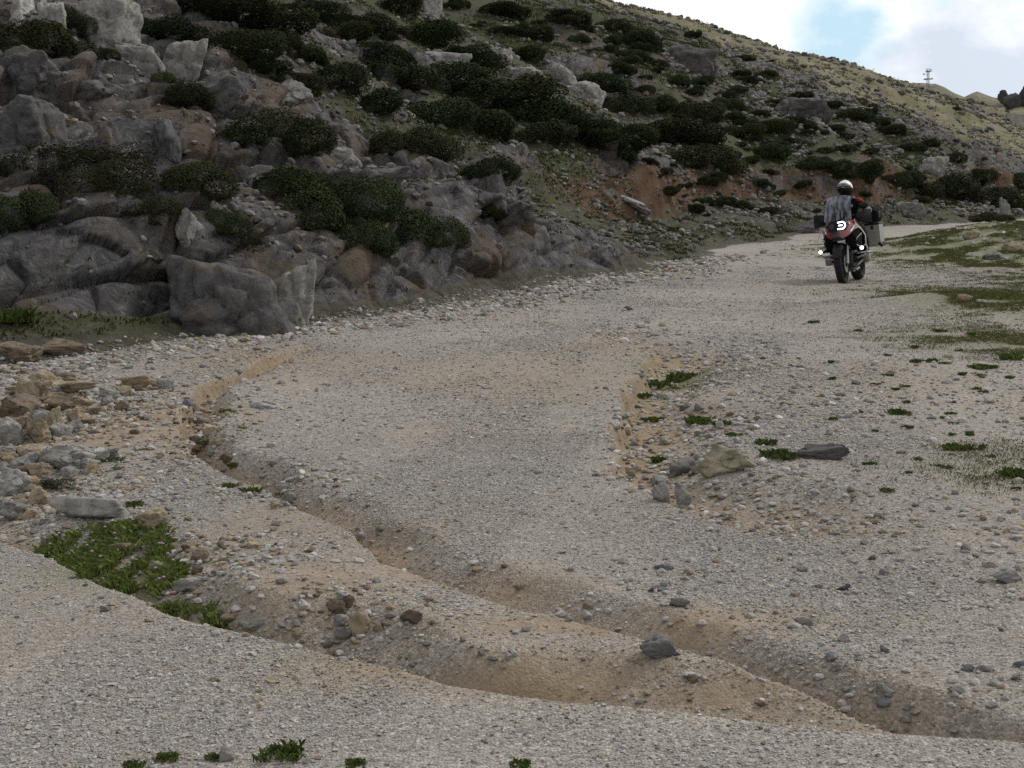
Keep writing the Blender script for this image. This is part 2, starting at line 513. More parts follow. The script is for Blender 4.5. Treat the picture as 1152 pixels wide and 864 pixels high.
LAND[3]['label'] = 'stony verge with weeds right of the track'
print('land', round(time.time() - T0, 1))


# ------------------------------------------------------------------ standing things on the land
bpy.context.view_layer.update()
CAMP = Vector((0, 0, CAMZ))

def cast(px, py):
    d = ray(px, py).normalized()
    best = None
    for o in LAND:
        ok, loc, nor, _ = o.ray_cast(CAMP, d)
        if ok and (best is None or (loc - CAMP).length < best[2]):
            best = (loc.copy(), nor.copy(), (loc - CAMP).length)
    return best

def drop(x, y):
    best = None
    for o in LAND:
        ok, loc, nor, _ = o.ray_cast(Vector((x, y, 200)), Vector((0, 0, -1)))
        if ok and (best is None or loc.z > best[0].z):
            best = (loc.copy(), nor.copy())
    return best

def tag(o, label, cat, group=None, kind=None):
    if label: o['label'] = label
    if cat: o['category'] = cat
    if group: o['group'] = group
    if kind: o['kind'] = kind
    return o

PVg = PV.reshape(NR, NT, 3)
DR = np.diff(rr)
RMID = .5 * (rr[1:] + rr[:-1])
AREA = (DR * RMID)[:, None] * np.diff(th)[None, :]
TMID = .5 * (th[1:] + th[:-1])
def cellavg(a):
    a = np.asarray(a, float).reshape(NR, NT)
    return .25 * (a[:-1, :-1] + a[1:, :-1] + a[:-1, 1:] + a[1:, 1:])
C_tan, C_rub, C_rock, C_p, C_dry_sunpaint, C_green, C_vg, C_verge, C_far = [cellavg(v) for v in (W['tan'], W['rub'], W['rock'], W['p'], W['dry'], W['green'], vgreen, verge, W['far'])]
C_y = cellavg(GY)
C_x = cellavg(GX)

def sample(n, weight):
    w_ = (weight * AREA).ravel()
    w_ = w_ / w_.sum()
    c = np.searchsorted(np.cumsum(w_), rng.random(n)).clip(0, w_.size - 1)
    i, j = c // (NT - 1), c % (NT - 1)
    u, v = rng.random(n)[:, None], rng.random(n)[:, None]
    P = PVg[i, j] * (1 - u) * (1 - v) + PVg[i + 1, j] * u * (1 - v) + PVg[i, j + 1] * (1 - u) * v + PVg[i + 1, j + 1] * u * v
    return P, i, j

def randrot(n):
    q = rng.normal(size=(n, 4))
    q /= np.linalg.norm(q, axis=1, keepdims=True)
    a, b, c, d = q.T
    return np.stack([np.stack([1 - 2 * (c * c + d * d), 2 * (b * c - a * d), 2 * (b * d + a * c)], -1),
                     np.stack([2 * (b * c + a * d), 1 - 2 * (b * b + d * d), 2 * (c * d - a * b)], -1),
                     np.stack([2 * (b * d - a * c), 2 * (c * d + a * b), 1 - 2 * (b * b + c * c)], -1)], 1)

CUBE_V = np.array([[-1, -1, -1], [1, -1, -1], [1, 1, -1], [-1, 1, -1], [-1, -1, 1], [1, -1, 1], [1, 1, 1], [-1, 1, 1]], float) * .62
CUBE_F = np.array([[0, 3, 2, 1], [4, 5, 6, 7], [0, 1, 5, 4], [1, 2, 6, 5], [2, 3, 7, 6], [3, 0, 4, 7]])
def ico(sub):
    bm = bmesh.new()
    bmesh.ops.create_icosphere(bm, subdivisions=sub, radius=1)
    v = np.array([x.co[:] for x in bm.verts])
    f = np.array([[x.index for x in q.verts] for q in bm.faces])
    bm.free()
    return v, f
ICO1 = ico(1)

def pebbles(name, P, rad, col, flat=.62, base='cube', jit=.34, sink=.25):
    n = len(P)
    V0, F0 = (CUBE_V, CUBE_F) if base == 'cube' else ICO1
    k = len(V0)
    V = V0[None] + rng.normal(size=(n, k, 3)) * jit * (.62 if base == 'cube' else .5)
    V = V * (1 + (rng.random((n, 1, 3)) - .5) * .7)
    V = np.einsum('nij,nkj->nki', randrot(n), V)
    V[:, :, 2] *= flat
    V = V * rad[:, None, None] + P[:, None, :]
    V[:, :, 2] += (rad * flat * (.6 - sink))[:, None]
    F = F0[None] + (np.arange(n) * k)[:, None, None]
    me = mesh_np(name, V.reshape(-1, 3), F.reshape(-1, F0.shape[1]), F0.shape[1])
    attr_col(me, 'col', np.repeat(col, k, axis=0))
    return me

def stone_cols(n, tanw, dark=0.0):
    g = np.clip(rng.normal(.395, .05, n), .18, .6)
    c = np.stack([g * 1.025, g * .98, g * .94], -1)
    tn = np.array([.31, .255, .185])[None] * (rng.random((n, 1)) * .7 + .6)
    m_ = rng.random(n) < tanw
    c[m_] = tn[m_]
    d = rng.random(n) < .10 + dark
    c[d] *= .5
    w_ = rng.random(n) < .025
    c[w_] = np.minimum(c[w_] * 1.55, .66)
    return c

def pebble_mat():
    k = NT_('loose_gravel')
    c = k.attr('col')
    nz = k.noise(90, 3, .6)
    c = k.mix(.5, c, k.ramp(nz, [(.3, (.72, .71, .70)), (.7, (1, 1, 1))]), 'MULTIPLY')
    return k.done(c, .9, k.bump(nz, .004, .5), .2)
M['pebble'] = pebble_mat()

inview = (np.abs(TMID) < R(21.5))[None, :] & (RMID > 3.5)[:, None]
onroad = (C_p < .15) * inview
patch = .42 + 1.0 * sst(-.25, .3, fbm(C_x.ravel() / 1.1, C_y.ravel() / 1.1, oct=4, seed=201).reshape(C_x.shape))
dens = onroad * (1 - .85 * np.clip(C_vg, 0, 1)) * (1 - .88 * np.clip(C_tan, 0, 1)) * patch * (.55 + .9 * sst(-.18, .15, fbm((C_x.ravel() - .22 * C_y.ravel()) / .55, C_y.ravel() / 7, oct=2, seed=204).reshape(C_x.shape)))
meshes = []
P, i, j = sample(150000, dens * (RMID < 9)[:, None])
r0 = np.exp(rng.normal(math.log(.0031), .45, len(P)))
meshes.append(pebbles('gravel', P, r0, stone_cols(len(P), .07 + .8 * np.clip(C_tan[i, j], 0, 1))))
P, i, j = sample(120000, dens * ((RMID >= 9) & (RMID < 30))[:, None] / np.maximum(RMID, 9)[:, None])
r0 = np.exp(rng.normal(math.log(.0047), .42, len(P))) * (1 + .03 * (RMID[i] - 9))
meshes.append(pebbles('gravel_far', P, r0, stone_cols(len(P), .07 + .8 * np.clip(C_tan[i, j], 0, 1))))
def join_np(name, ms):
    bmv, bmf, bc, off = [], [], [], 0
    for me in ms:
        n = len(me.vertices)
        v = np.empty(n * 3, f32); me.vertices.foreach_get('co', v)
        l_ = np.empty(len(me.loops), np.int32); me.loops.foreach_get('vertex_index', l_)
        c = np.empty(n * 4, f32); me.attributes['col'].data.foreach_get('color', c)
        bmv.append(v.reshape(-1, 3)); bmf.append(l_ + off); bc.append(c.reshape(-1, 4)); off += n
        bpy.data.meshes.remove(me)
    nper = 4
    me = mesh_np(name, np.concatenate(bmv), np.concatenate(bmf).reshape(-1, nper), nper)
    attr_col(me, 'col', np.concatenate(bc))
    return me
tag(put('gravel', join_np('gravel', meshes), M['pebble'], smooth=False), 'loose pale limestone gravel covering the track', 'gravel', kind='stuff')

# coarser rubble: the washout, the foot of the rocks, the verge
foot = np.exp(-((C_p + .45) / .55) ** 2) * (C_y < 34)
leftpile = np.zeros(C_x.shape)
for (px, py, ra, rl) in ((70, 470, 1.0, 1.9), (60, 540, .7, .9), (215, 625, .35, .4), (225, 485, .28, .7), (300, 540, .35, .45), (240, 640, .35, .45), (360, 700, .3, .25)):
    bx_, by_ = plan(px, py)
    leftpile = np.maximum(leftpile, np.exp(-((C_x - bx_) / ra) ** 2 - ((C_y - by_) / rl) ** 2))
rightstones = np.zeros(C_x.shape)
for (px, py, ra, rl) in ((760, 520, .7, 1.3), (1120, 600, .8, .7), (1060, 640, .8, .6), (640, 680, .5, .3), (780, 650, .5, .3), (1110, 790, .5, .3), (930, 760, .6, .25), (1100, 470, 1.6, 2.2), (1110, 285, 2.5, 4), (1110, 285, 2.5, 4), (790, 690, .6, .3)):
    bx_, by_ = plan(px, py)
    rightstones = np.maximum(rightstones, np.exp(-((C_x - bx_) / ra) ** 2 - ((C_y - by_) / rl) ** 2))
wr_ = onroad * (.002 + .5 * np.clip(C_rub, 0, 1) + .95 * foot + 1.0 * leftpile + .14 * rightstones + .07 * C_verge) * (RMID < 45)[:, None] / np.maximum(RMID, 5)[:, None] ** 1.2
P, i, j = sample(15000, wr_)
r0 = np.exp(rng.normal(math.log(.0125), .5, len(P))) * (.62 + .045 * RMID[i])
r0 = np.minimum(r0, .0030 * RMID[i] + .004)
lt = np.clip(leftpile[i, j], 0, 1)
me = pebbles('rubble', P, r0, stone_cols(len(P), .2 + .4 * lt, .08), flat=.62, base='ico', jit=.22)
tag(put('rubble', me, M['pebble'], smooth=False), 'small broken stones in the rills, along the rock foot and on the verge', 'rubble', kind='stuff')

# stones lying in the thin grass of the hill
C_n = fbm(C_x.ravel() / 6, C_y.ravel() / 6, oct=4, seed=210).reshape(C_x.shape)
hv = (np.abs(TMID) < R(24))[None, :] & (RMID < 330)[:, None]
wh = hv * (C_p > .6) * (.25 + .75 * sst(-.05, .2, C_n)) * (1 - .5 * C_rock) * (1 - .75 * C_dry_sunpaint) / np.maximum(RMID, 12)[:, None] ** 1.15
P, i, j = sample(46000, wh)
r0 = np.minimum(np.exp(rng.normal(0, .5, len(P))), 2.2) * (.00115 * RMID[i] + .012)
g_ = stone_cols(len(P), .10, .2) * .52
me = pebbles('scree', P, r0, g_, flat=.75, base='ico', jit=.2)
tag(put('scree', me, M['pebble'], smooth=False), 'pale stones strewn through the thin grass of the hillside', 'stones', kind='stuff')
print('stones', round(time.time() - T0, 1))

# ------------------------------------------------------------------ rocks and boulders
def rock_mesh(name, seed, sub=4, planes=14, soft=9.0, rough=.05, block=False):
    q = np.random.default_rng(seed)
    V, F = ico(sub)
    n = q.normal(size=(planes, 3))
    n /= np.linalg.norm(n, axis=1, keepdims=True)
    d = .58 + .42 * q.random(planes)
    if block:                                           # bedded limestone breaks into rough boxes
        ax = np.concatenate([np.eye(3), -np.eye(3)]) + q.normal(size=(6, 3)) * .30
        ax /= np.linalg.norm(ax, axis=1, keepdims=True)
        n = np.concatenate([ax, n]); d = np.concatenate([.62 + .16 * q.random(6), d * .35 + .62])
    dots = V @ n.T
    rad = np.where(dots > .12, d[None] / np.maximum(dots, .12), 6.0)
    rad = -np.log(np.exp(-soft * np.minimum(rad, 3)).sum(1)) / soft        # rounded-off facets
    rad = np.minimum(rad, 1.35)
    P = V * rad[:, None]
    s0 = q.random() * 50
    nz = fbm(P[:, 0] * 2.2 + s0, P[:, 1] * 2.2, P[:, 2] * 2.2, oct=5, seed=seed + 900, gain=.55)
    f1, f2, cid, tl = worley(P[:, 0] * 1.7 + s0, P[:, 1] * 1.7, P[:, 2] * 2.3, seed + 300)
    P = P * (1 + rough * 2.0 * nz + rough * 2.0 * (cid - .5) + rough * 2.2 * tl - rough * 1.5 * np.exp(-(f2 - f1) / .06))[:, None]
    P /= np.abs(P).max(0)[None]
    me = mesh_np(name, P, F, 3)
    return me

def rock_mat():
    k = NT_('limestone')
    ge = k.n('ShaderNodeNewGeometry')
    oi = k.n('ShaderNodeObjectInfo')
    off = k.n('ShaderNodeVectorMath', operation='ADD')
    k.l(ge.outputs['Position'], off.inputs[0])
    k.l(oi.outputs['Location'], off.inputs[1])
    co = off.outputs[0]
    n2 = k.noise(7, 7, .68, co, dist=.5)
    n3 = k.noise(34, 5, .7, co)
    c = k.ramp(n2, [(.28, (.36, .36, .36)), (.5, (.85, .85, .85)), (.72, (1.45, 1.45, 1.45))])
    c = k.mix(1, c, oi.outputs['Color'], 'MULTIPLY')
    c = k.mix(k.rng(k.noise(3, 5, .6, co), .52, .72, 0, .4), c, (.21, .15, .09))
    c = k.mix(k.math('MULTIPLY', k.rng(n3, .56, .74), .45), c, (.34, .335, .32))
    h = k.math('ADD', k.math('MULTIPLY', n2, .06), k.math('MULTIPLY', n3, .02))
    return k.done(c, .9, k.bump(h, 1, .8), .2)
M['rock'] = rock_mat()
SMOOTH = [rock_mesh('slab_shape', 460 + i_, 5, 9, 20, .06, True) for i_ in range(9)]
LOGS = [rock_mesh('long_rock_shape', 480, 5, 4, 11, .022, True)]
STONES = [rock_mesh('stone_shape', 400 + i_, 4, 9, 40, .06) for i_ in range(10)]
SLABS = [rock_mesh('boulder_shape', 440 + i_, 5, 11, 30, .045) for i_ in range(9)]
for me in STONES + SLABS + SMOOTH + LOGS:
    me.materials.append(M['rock'])
    me.polygons.foreach_set('use_smooth', np.ones(len(me.polygons), bool))
GREY, PALE, TAN, BROWN, DARK, HILLG = (.30, .295, .28), (.43, .42, .395), (.38, .315, .225), (.21, .17, .125), (.13, .13, .135), (.125, .122, .124)

def add_rock(name, px, py, w, h, label, cat, group=None, col=GREY, meshes=STONES, sink=.3, depth=.8, tilt=0.0, rz=None, seed=None):
    """px,py = foot of the rock in the photograph, w,h = its size there"""
    c_ = cast(px, py)
    if c_ is None:
        return None
    loc, nor, d = c_
    q = random.Random(seed if seed is not None else int(px * 13 + py * 7))
    me = meshes[q.randrange(len(meshes))]
    o = bpy.data.objects.new(name, me)
    COL.objects.link(o)
    m_ = d / FPX
    sx, sz = w * m_ / 2, h * m_ / (2 - sink * 2) if h else w * m_ * .3
    if meshes is not SLABS and h:
        depth = depth * min(1, 1.5 * h / w + .15)
    o.scale = (sx, sx * depth, sz)
    o.rotation_euler = (q.uniform(-.15, .15), tilt + q.uniform(-.08, .08), (rz if rz is not None else q.choice([0, math.pi]) + q.uniform(-.35, .35)))
    o.location = loc + Vector((0, sx * depth * .35, sz * (1 - 2 * sink)))
    v = q.uniform(.82, 1.18)
    o.color = (col[0] * v, col[1] * v, col[2] * v, 1)
    return tag(o, label, cat, group)

BG = 'boulders and outcrops of the rocky hillside'
for a in [
    # foot px, foot py, w, h, label, colour, tilt
    (252, 375, 150, 92, 'large dark block of rock bulging out at the hill foot', HILLG, .1),
    (330, 362, 52, 72, 'upright split rock right of the large dark block at the hill foot', GREY, .1),
    (114, 190, 50, 52, 'boulder standing on the left slope above the scrub belt', HILLG, .1),
    (190, 178, 40, 44, 'dark square block perched on the left slope', DARK, .0),
    (253, 232, 44, 24, 'low rounded stone between the scrub and the leafy bush', HILLG, .2),
    (210, 268, 34, 44, 'angular upright stone in the scrub above the rock wall', GREY, -.1),
    (57, 34, 30, 32, 'pale rounded boulder high in the top left corner', PALE, .0),
    (22, 26, 50, 34, 'pale bare rock at the very top left edge', PALE, .2),
    (118, 48, 85, 66, 'pale fissured crag between two shrubs at the top left', GREY, .45),
    (160, 78, 50, 45, 'lower step of the pale crag near the top left', GREY, .4),
    (200, 88, 52, 50, 'pale broken crag below the small top shrub', GREY, .4),
    (30, 95, 80, 40, 'grey ledge under the big shrub at the left edge', HILLG, .35),
    (90, 110, 80, 30, 'long grey ledge across the left slope', HILLG, .45),
    (30, 160, 70, 50, 'weathered outcrop at the left edge above the scrub', HILLG, .25),
    (240, 118, 70, 30, 'slanting rock rib below the broken crag', HILLG, .5),
    (330, 112, 60, 26, 'light rock rib among the dark shrubs of the upper slope', GREY, .45),
    (380, 185, 50, 24, 'pale stone shelf left of the wide leafy bush', GREY, .3),
    (432, 205, 62, 24, 'smooth grey whaleback rock above the leafy bush', HILLG, .35),
    (548, 215, 42, 40, 'pointed grey rock leaning beside a low shrub', HILLG, .4),
    (486, 20, 22, 26, 'pair of pale upright rocks at the top edge', PALE, .2),
    (570, 72, 15, 18, 'lone pale pillar stone in the middle of the slope', PALE, .0),
    (590, 92, 60, 20, 'field of pale pointed rocks in the middle of the slope', PALE, .3),
    (632, 92, 34, 24, 'pale ragged rock right of the pointed rocks', PALE, .3),
    (660, 112, 40, 22, 'lower pale rocks right of the long shrub band', GREY, .3),
    (500, 72, 66, 16, 'flat pale rock strip among mid-slope shrubs', GREY, .4),
    (780, 82, 75, 30, 'wide bare rock face high under the sunlit ridge', HILLG, .5),
    (900, 130, 70, 26, 'grey rock band on the right shoulder of the hill', HILLG, .45),
    (1050, 195, 32, 22, 'pale ragged crag above the right-hand shrub band', GREY, .3),
    (1105, 210, 32, 20, 'pale crag at the right end of the shrub band', GREY, .3),
    (700, 170, 18, 10, 'squared grey block on the orange bank', GREY, .0),
    (1130, 245, 12, 26, 'thin pale standing stone beside the far bend', GREY, .0),
    (1020, 240, 40, 16, 'pale rock beside the track behind the rider', GREY, .3),
    (905, 262, 60, 14, 'low rock hump at the track edge behind the motorcycle', HILLG, .4),
    ]:
    px, py, w_, h_, lab, col, tilt = a
    add_rock('boulder', px, py, w_, h_, lab, 'boulder', BG, col, SMOOTH if col in (HILLG, GREY) and w_ < 100 or px == 252 else SLABS, sink=.43, depth=.9, tilt=tilt * .55)
o = add_rock('rock_slab', 712, 232, 60, 9, 'long pale smooth slab lying down the grassy bank', 'rock slab', BG, (.42, .42, .43), SLABS, .3, .5, .42)
CRAG = (.06, .062, .066)
for px, py, w_, h_, lab in ((1130, 119, 14, 17, 'small dark tooth of rock at the left end of the skyline crag'), (1141, 121, 22, 17, 'low dark rock in the middle of the skyline crag'), (1156, 121, 30, 26, 'tallest dark rock of the skyline crag at the right edge')):
    add_rock('boulder', px, py, w_, h_, lab, 'boulder', BG, CRAG, SLABS, .15, .7)

PG = 'tumbled rocks of the ledge at the left edge'
for a in [
    (70, 528, 72, 32, 'big pale flat-topped boulder in the middle of the left rock pile', PALE),
    (112, 520, 24, 20, 'small pale angular stone touching the big pale boulder', PALE),
    (42, 498, 26, 34, 'upright ochre stone standing in the left rock pile', TAN),
    (58, 492, 32, 36, 'leaning ochre stone behind the upright one', TAN),
    (12, 500, 34, 30, 'squared grey stone at the left edge of the pile', GREY),
    (85, 478, 24, 22, 'rounded tan stone at the right of the pile', TAN),
    (70, 462, 70, 24, 'long layered tan ledge at the back of the pile', TAN),
    (20, 470, 54, 26, 'brown layered block at the back left of the pile', BROWN),
    (55, 445, 110, 20, 'low tan ledge along the top of the pile', TAN),
    (15, 555, 50, 30, 'pale rounded block at the left edge below the big boulder', PALE),
    (38, 552, 18, 20, 'small upright tan stone in front of the dark dry plant', TAN),
    (44, 568, 30, 22, 'pointed ochre stone in front of the dark dry plant', TAN),
    (108, 583, 130, 26, 'long low pale rock along the top of the grass patch', PALE),
    (172, 594, 38, 22, 'rounded tan rock at the right end of the long pale rock', TAN),
    (12, 585, 40, 26, 'grey rock at the left edge level with the grass patch', GREY),
    (72, 432, 34, 14, 'flat stone above the tan ledge', TAN),
    (155, 436, 40, 14, 'flat tan stone at the head of the left rill', TAN),
    (185, 437, 20, 12, 'small stone by the head of the left rill', GREY),
    (105, 466, 18, 12, 'small tan block at the ledge end by the gravel', TAN),
    (8, 522, 24, 18, 'small tan block at the left edge beside the big boulder', TAN),
    (22, 536, 20, 14, 'little brown stone under the big pale boulder', BROWN),
    (15, 404, 60, 18, 'mossy brown ledge below the left bank', BROWN),
    (75, 400, 60, 18, 'grey-brown slab at the foot of the left bank', BROWN),
    ]:
    px, py, w_, h_, lab, col = a
    add_rock('rock', px, py, w_, h_, lab, 'rock', PG, col, LOGS if w_ > 120 else SMOOTH if w_ > 14 else STONES, sink=.2, depth=.75)

SG = 'single stones lying on the track'
for a in [
    (743, 739, 46, 24, 'dark grey angular stone alone on the rill edge in the foreground', (.23, .23, .24)),
    (406, 712, 32, 28, 'tan boulder-like stone at the right of the foreground stone cluster', TAN),
    (378, 690, 26, 14, 'flat brown stone behind the tan one in the foreground cluster', BROWN),
    (392, 683, 14, 14, 'small brown upright stone topping the foreground cluster', BROWN),
    (384, 704, 18, 14, 'pale stone left of the tan one in the foreground cluster', PALE),
    (386, 720, 20, 14, 'grey stone under the tan one in the foreground cluster', GREY),
    (341, 685, 18, 10, 'pale flat stone left of the foreground cluster', PALE),
    (463, 701, 30, 16, 'half-buried brown stone right of the foreground cluster', BROWN),
    (176, 648, 20, 18, 'cream stone standing in the grass patch', (.45, .41, .30)),
    (215, 663, 46, 14, 'pale flat slab across the lower grass patch', PALE),
    (225, 631, 22, 14, 'brown stone right of the grass patch', TAN),
    (212, 618, 22, 9, 'thin tan stone at the upper right of the grass patch', TAN),
    (168, 620, 20, 10, 'pale blue-grey stone on the grass patch', PALE),
    (141, 622, 40, 12, 'wide tan stone sunk in the grass patch', TAN),
    (53, 614, 16, 11, 'grey stone at the left tip of the grass patch', GREY),
    (70, 614, 16, 13, 'second grey stone at the left tip of the grass patch', GREY),
    (257, 700, 36, 14, 'mossy ochre stone at the lower tip of the grass patch', TAN),
    (285, 710, 36, 14, 'grey slab in the ditch below the grass patch', GREY),
    (335, 716, 14, 10, 'small tan stone in the ditch below the cluster', TAN),
    (285, 617, 16, 9, 'small tan stone on the mound right of the grass', TAN),
    (253, 856, 20, 17, 'pale blue-grey stone on the gravel at the bottom edge', PALE),
    (765, 534, 44, 22, 'pale rounded rock left of the slab in the stony washout', GREY),
    (823, 529, 84, 30, 'large ochre and grey slab in the stony washout', (.33, .30, .22)),
    (925, 516, 66, 16, 'flat dark slab level with the track right of the washout weeds', (.12, .115, .11)),
    (767, 569, 26, 26, 'grey upright stone at the lower end of the washout', GREY),
    (744, 564, 22, 22, 'white angular stone at the lower end of the washout', PALE),
    (742, 545, 20, 11, 'white flat stone in the washout above the upright pair', PALE),
    (752, 449, 14, 8, 'pale block in the upper washout below the dark weeds', PALE),
    (741, 449, 10, 8, 'small pale stone beside the pale block in the upper washout', PALE),
    (786, 462, 16, 8, 'flat grey stone in the upper washout', GREY),
    (712, 532, 16, 9, 'small tan stone at the left rim of the washout', TAN),
    (222, 466, 28, 10, 'tan flat stone at the top of the left rill', TAN),
    (228, 476, 24, 9, 'pale flat stone in the left rill', PALE),
    (237, 487, 22, 12, 'tan rounded stone in the left rill', TAN),
    (224, 497, 42, 12, 'long flat pale stone across the left rill', PALE),
    (226, 506, 24, 10, 'tan stone at the lower end of the left rill stones', TAN),
    (210, 458, 16, 9, 'blue-grey stone at the top of the left rill', (.2, .21, .24)),
    (256, 520, 20, 11, 'brown stone where the left rill bends', BROWN),
    (292, 459, 42, 7, 'flat white bedrock patch on the track right of the left rill', (.45, .45, .45)),
    (327, 566, 22, 14, 'grey stone at the right end of the second rill stones', GREY),
    (311, 572, 16, 9, 'tan stone in the second rill', TAN),
    (318, 554, 18, 10, 'round grey stone at the back of the second rill', GREY),
    (405, 607, 14, 8, 'little pale stone on the right rim of the long rill', PALE),
    (660, 696, 16, 9, 'pale stone on the lower edge of the long rill', PALE),
    (662, 684, 14, 8, 'tan stone above the long rill in the middle', TAN),
    (585, 664, 16, 9, 'tan stone above the long rill left of the middle', TAN),
    (747, 641, 24, 7, 'flat bluish stone on the track right of the middle', (.26, .27, .29)),
    (765, 682, 24, 9, 'bluish dome stone above the long rill', (.21, .215, .23)),
    (740, 665, 26, 8, 'flat blue-grey stone left of the dome stone', (.25, .26, .28)),
    (905, 704, 22, 9, 'grey flat stone on the track at the right', GREY),
    (998, 782, 24, 12, 'pale blue-white stone near the long rill at the right', PALE),
    (1134, 655, 34, 16, 'white and tan stone at the right edge', PALE),
    (950, 664, 18, 7, 'dark flat stone on the right side of the track', DARK),
    (780, 767, 14, 9, 'brown stone in the foreground below the dark grey stone', BROWN),
    (720, 791, 14, 6, 'pale stone on the near bank below the dark grey stone', PALE),
    (1085, 340, 18, 9, 'brown dome stone on the green verge', BROWN),
    (1095, 268, 22, 10, 'brown heap of stone on the right verge by the bend', TAN),
    (1120, 292, 26, 10, 'pale rock on the right verge', GREY),
    (1140, 284, 24, 12, 'tan rock on the right verge at the edge', TAN),
    (706, 349, 14, 5, 'dark stone on the track in front of the hill foot', DARK),
    (860, 285, 10, 4, 'small stone on the far track left of the motorcycle', GREY),
    ]:
    px, py, w_, h_, lab, col = a
    add_rock('stone', px, py, w_, h_, lab, 'stone', SG, col, SMOOTH if w_ > 60 else STONES, sink=.28 if h_ > 8 else .4, depth=.75)

# smaller stones one could still count, by place
def scatter_stones(n, spots, label, group, wpx, cols, pool=None):
    for _ in range(n):
        cx, cy, rx, ry = random.choice(spots)
        px, py = random.gauss(cx, rx), random.gauss(cy, ry)
        if not (2 < px < 1150 and 240 < py < 860):
            continue
        w_ = random.uniform(*wpx)
        add_rock('stone', px, py, w_, w_ * random.uniform(.4, .7), label, 'stone', group, random.choice(cols), pool or STONES, .3, .8, seed=random.randrange(10 ** 6))
scatter_stones(34, [(760, 470, 35, 20), (735, 530, 22, 18), (720, 500, 14, 15), (770, 500, 40, 12)], 'fist-sized pale stone in the stony washout right of the middle', 'small stones in the washout', (7, 15), [PALE, GREY, TAN, PALE])
scatter_stones(26, [(60, 455, 50, 12), (45, 520, 35, 25), (110, 450, 30, 10)], 'small tan stone wedged in the rock pile at the left edge', 'small stones in the left pile', (9, 20), [TAN, TAN, PALE, BROWN])
scatter_stones(40, [(50, 448, 45, 8), (40, 480, 30, 12), (30, 540, 25, 20), (90, 500, 20, 14)], 'broken tan block of the layered ledges at the left edge', 'broken blocks of the left ledges', (18, 36), [TAN, TAN, PALE, GREY], SMOOTH)
scatter_stones(18, [(215, 485, 14, 16), (240, 505, 10, 8), (310, 560, 22, 12)], 'small pale stone in the two rills left of the track', 'small stones in the left rills', (7, 14), [PALE, TAN, GREY])
scatter_stones(24, [(1070, 620, 60, 22), (1120, 600, 30, 30), (960, 640, 60, 20)], 'small grey stone on the rough right side of the track', 'small stones on the right', (6, 14), [GREY, PALE, GREY, TAN])
scatter_stones(22, [(620, 690, 40, 14), (590, 735, 45, 14), (760, 660, 40, 14)], 'small grey stone near the long rill in the middle foreground', 'small stones near the long rill', (6, 13), [GREY, PALE, TAN])
scatter_stones(20, [(1060, 810, 50, 10), (930, 740, 60, 25), (1110, 770, 30, 20)], 'small bluish stone beside the long rill at the lower right', 'small stones at the lower right', (7, 18), [GREY, (.25, .26, .28), PALE])
scatter_stones(18, [(220, 640, 25, 20), (260, 610, 30, 12), (380, 700, 25, 12)], 'small tan stone on the mound beside the grass patch', 'small stones on the mound', (7, 14), [TAN, PALE, BROWN])
scatter_stones(30, [(300, 366, 60, 8), (450, 352, 60, 6), (600, 338, 50, 5), (120, 400, 60, 8)], 'loose stone in the rubble line at the foot of the rocks', 'loose stones at the rock foot', (5, 11), [GREY, PALE, GREY, TAN])
print('rocks', round(time.time() - T0, 1))

# ------------------------------------------------------------------ shrubs
def leaves_mesh(name, C, Nn, size, aspect=.5, cols=None, fold=.0):
    """one rhombic leaf per centre"""
    n = len(C)
    a = rng.normal(size=(n, 3))
    t_ = np.cross(Nn, a); t_ /= np.linalg.norm(t_, axis=1, keepdims=True) + 1e-9
    b_ = np.cross(Nn, t_)
    s_ = (size * (.6 + .8 * rng.random(n)))[:, None] if np.ndim(size) else size * (.6 + .8 * rng.random((n, 1)))
    V = np.stack([C - t_ * s_, C - b_ * s_ * aspect + Nn * s_ * .15, C + t_ * s_, C + b_ * s_ * aspect + Nn * s_ * .15], 1)
    F = np.arange(n * 4).reshape(n, 4)
    me = mesh_np(name, V.reshape(-1, 3), F, 4)
    if cols is not None:
        attr_col(me, 'col', np.repeat(cols, 4, axis=0))
    return me

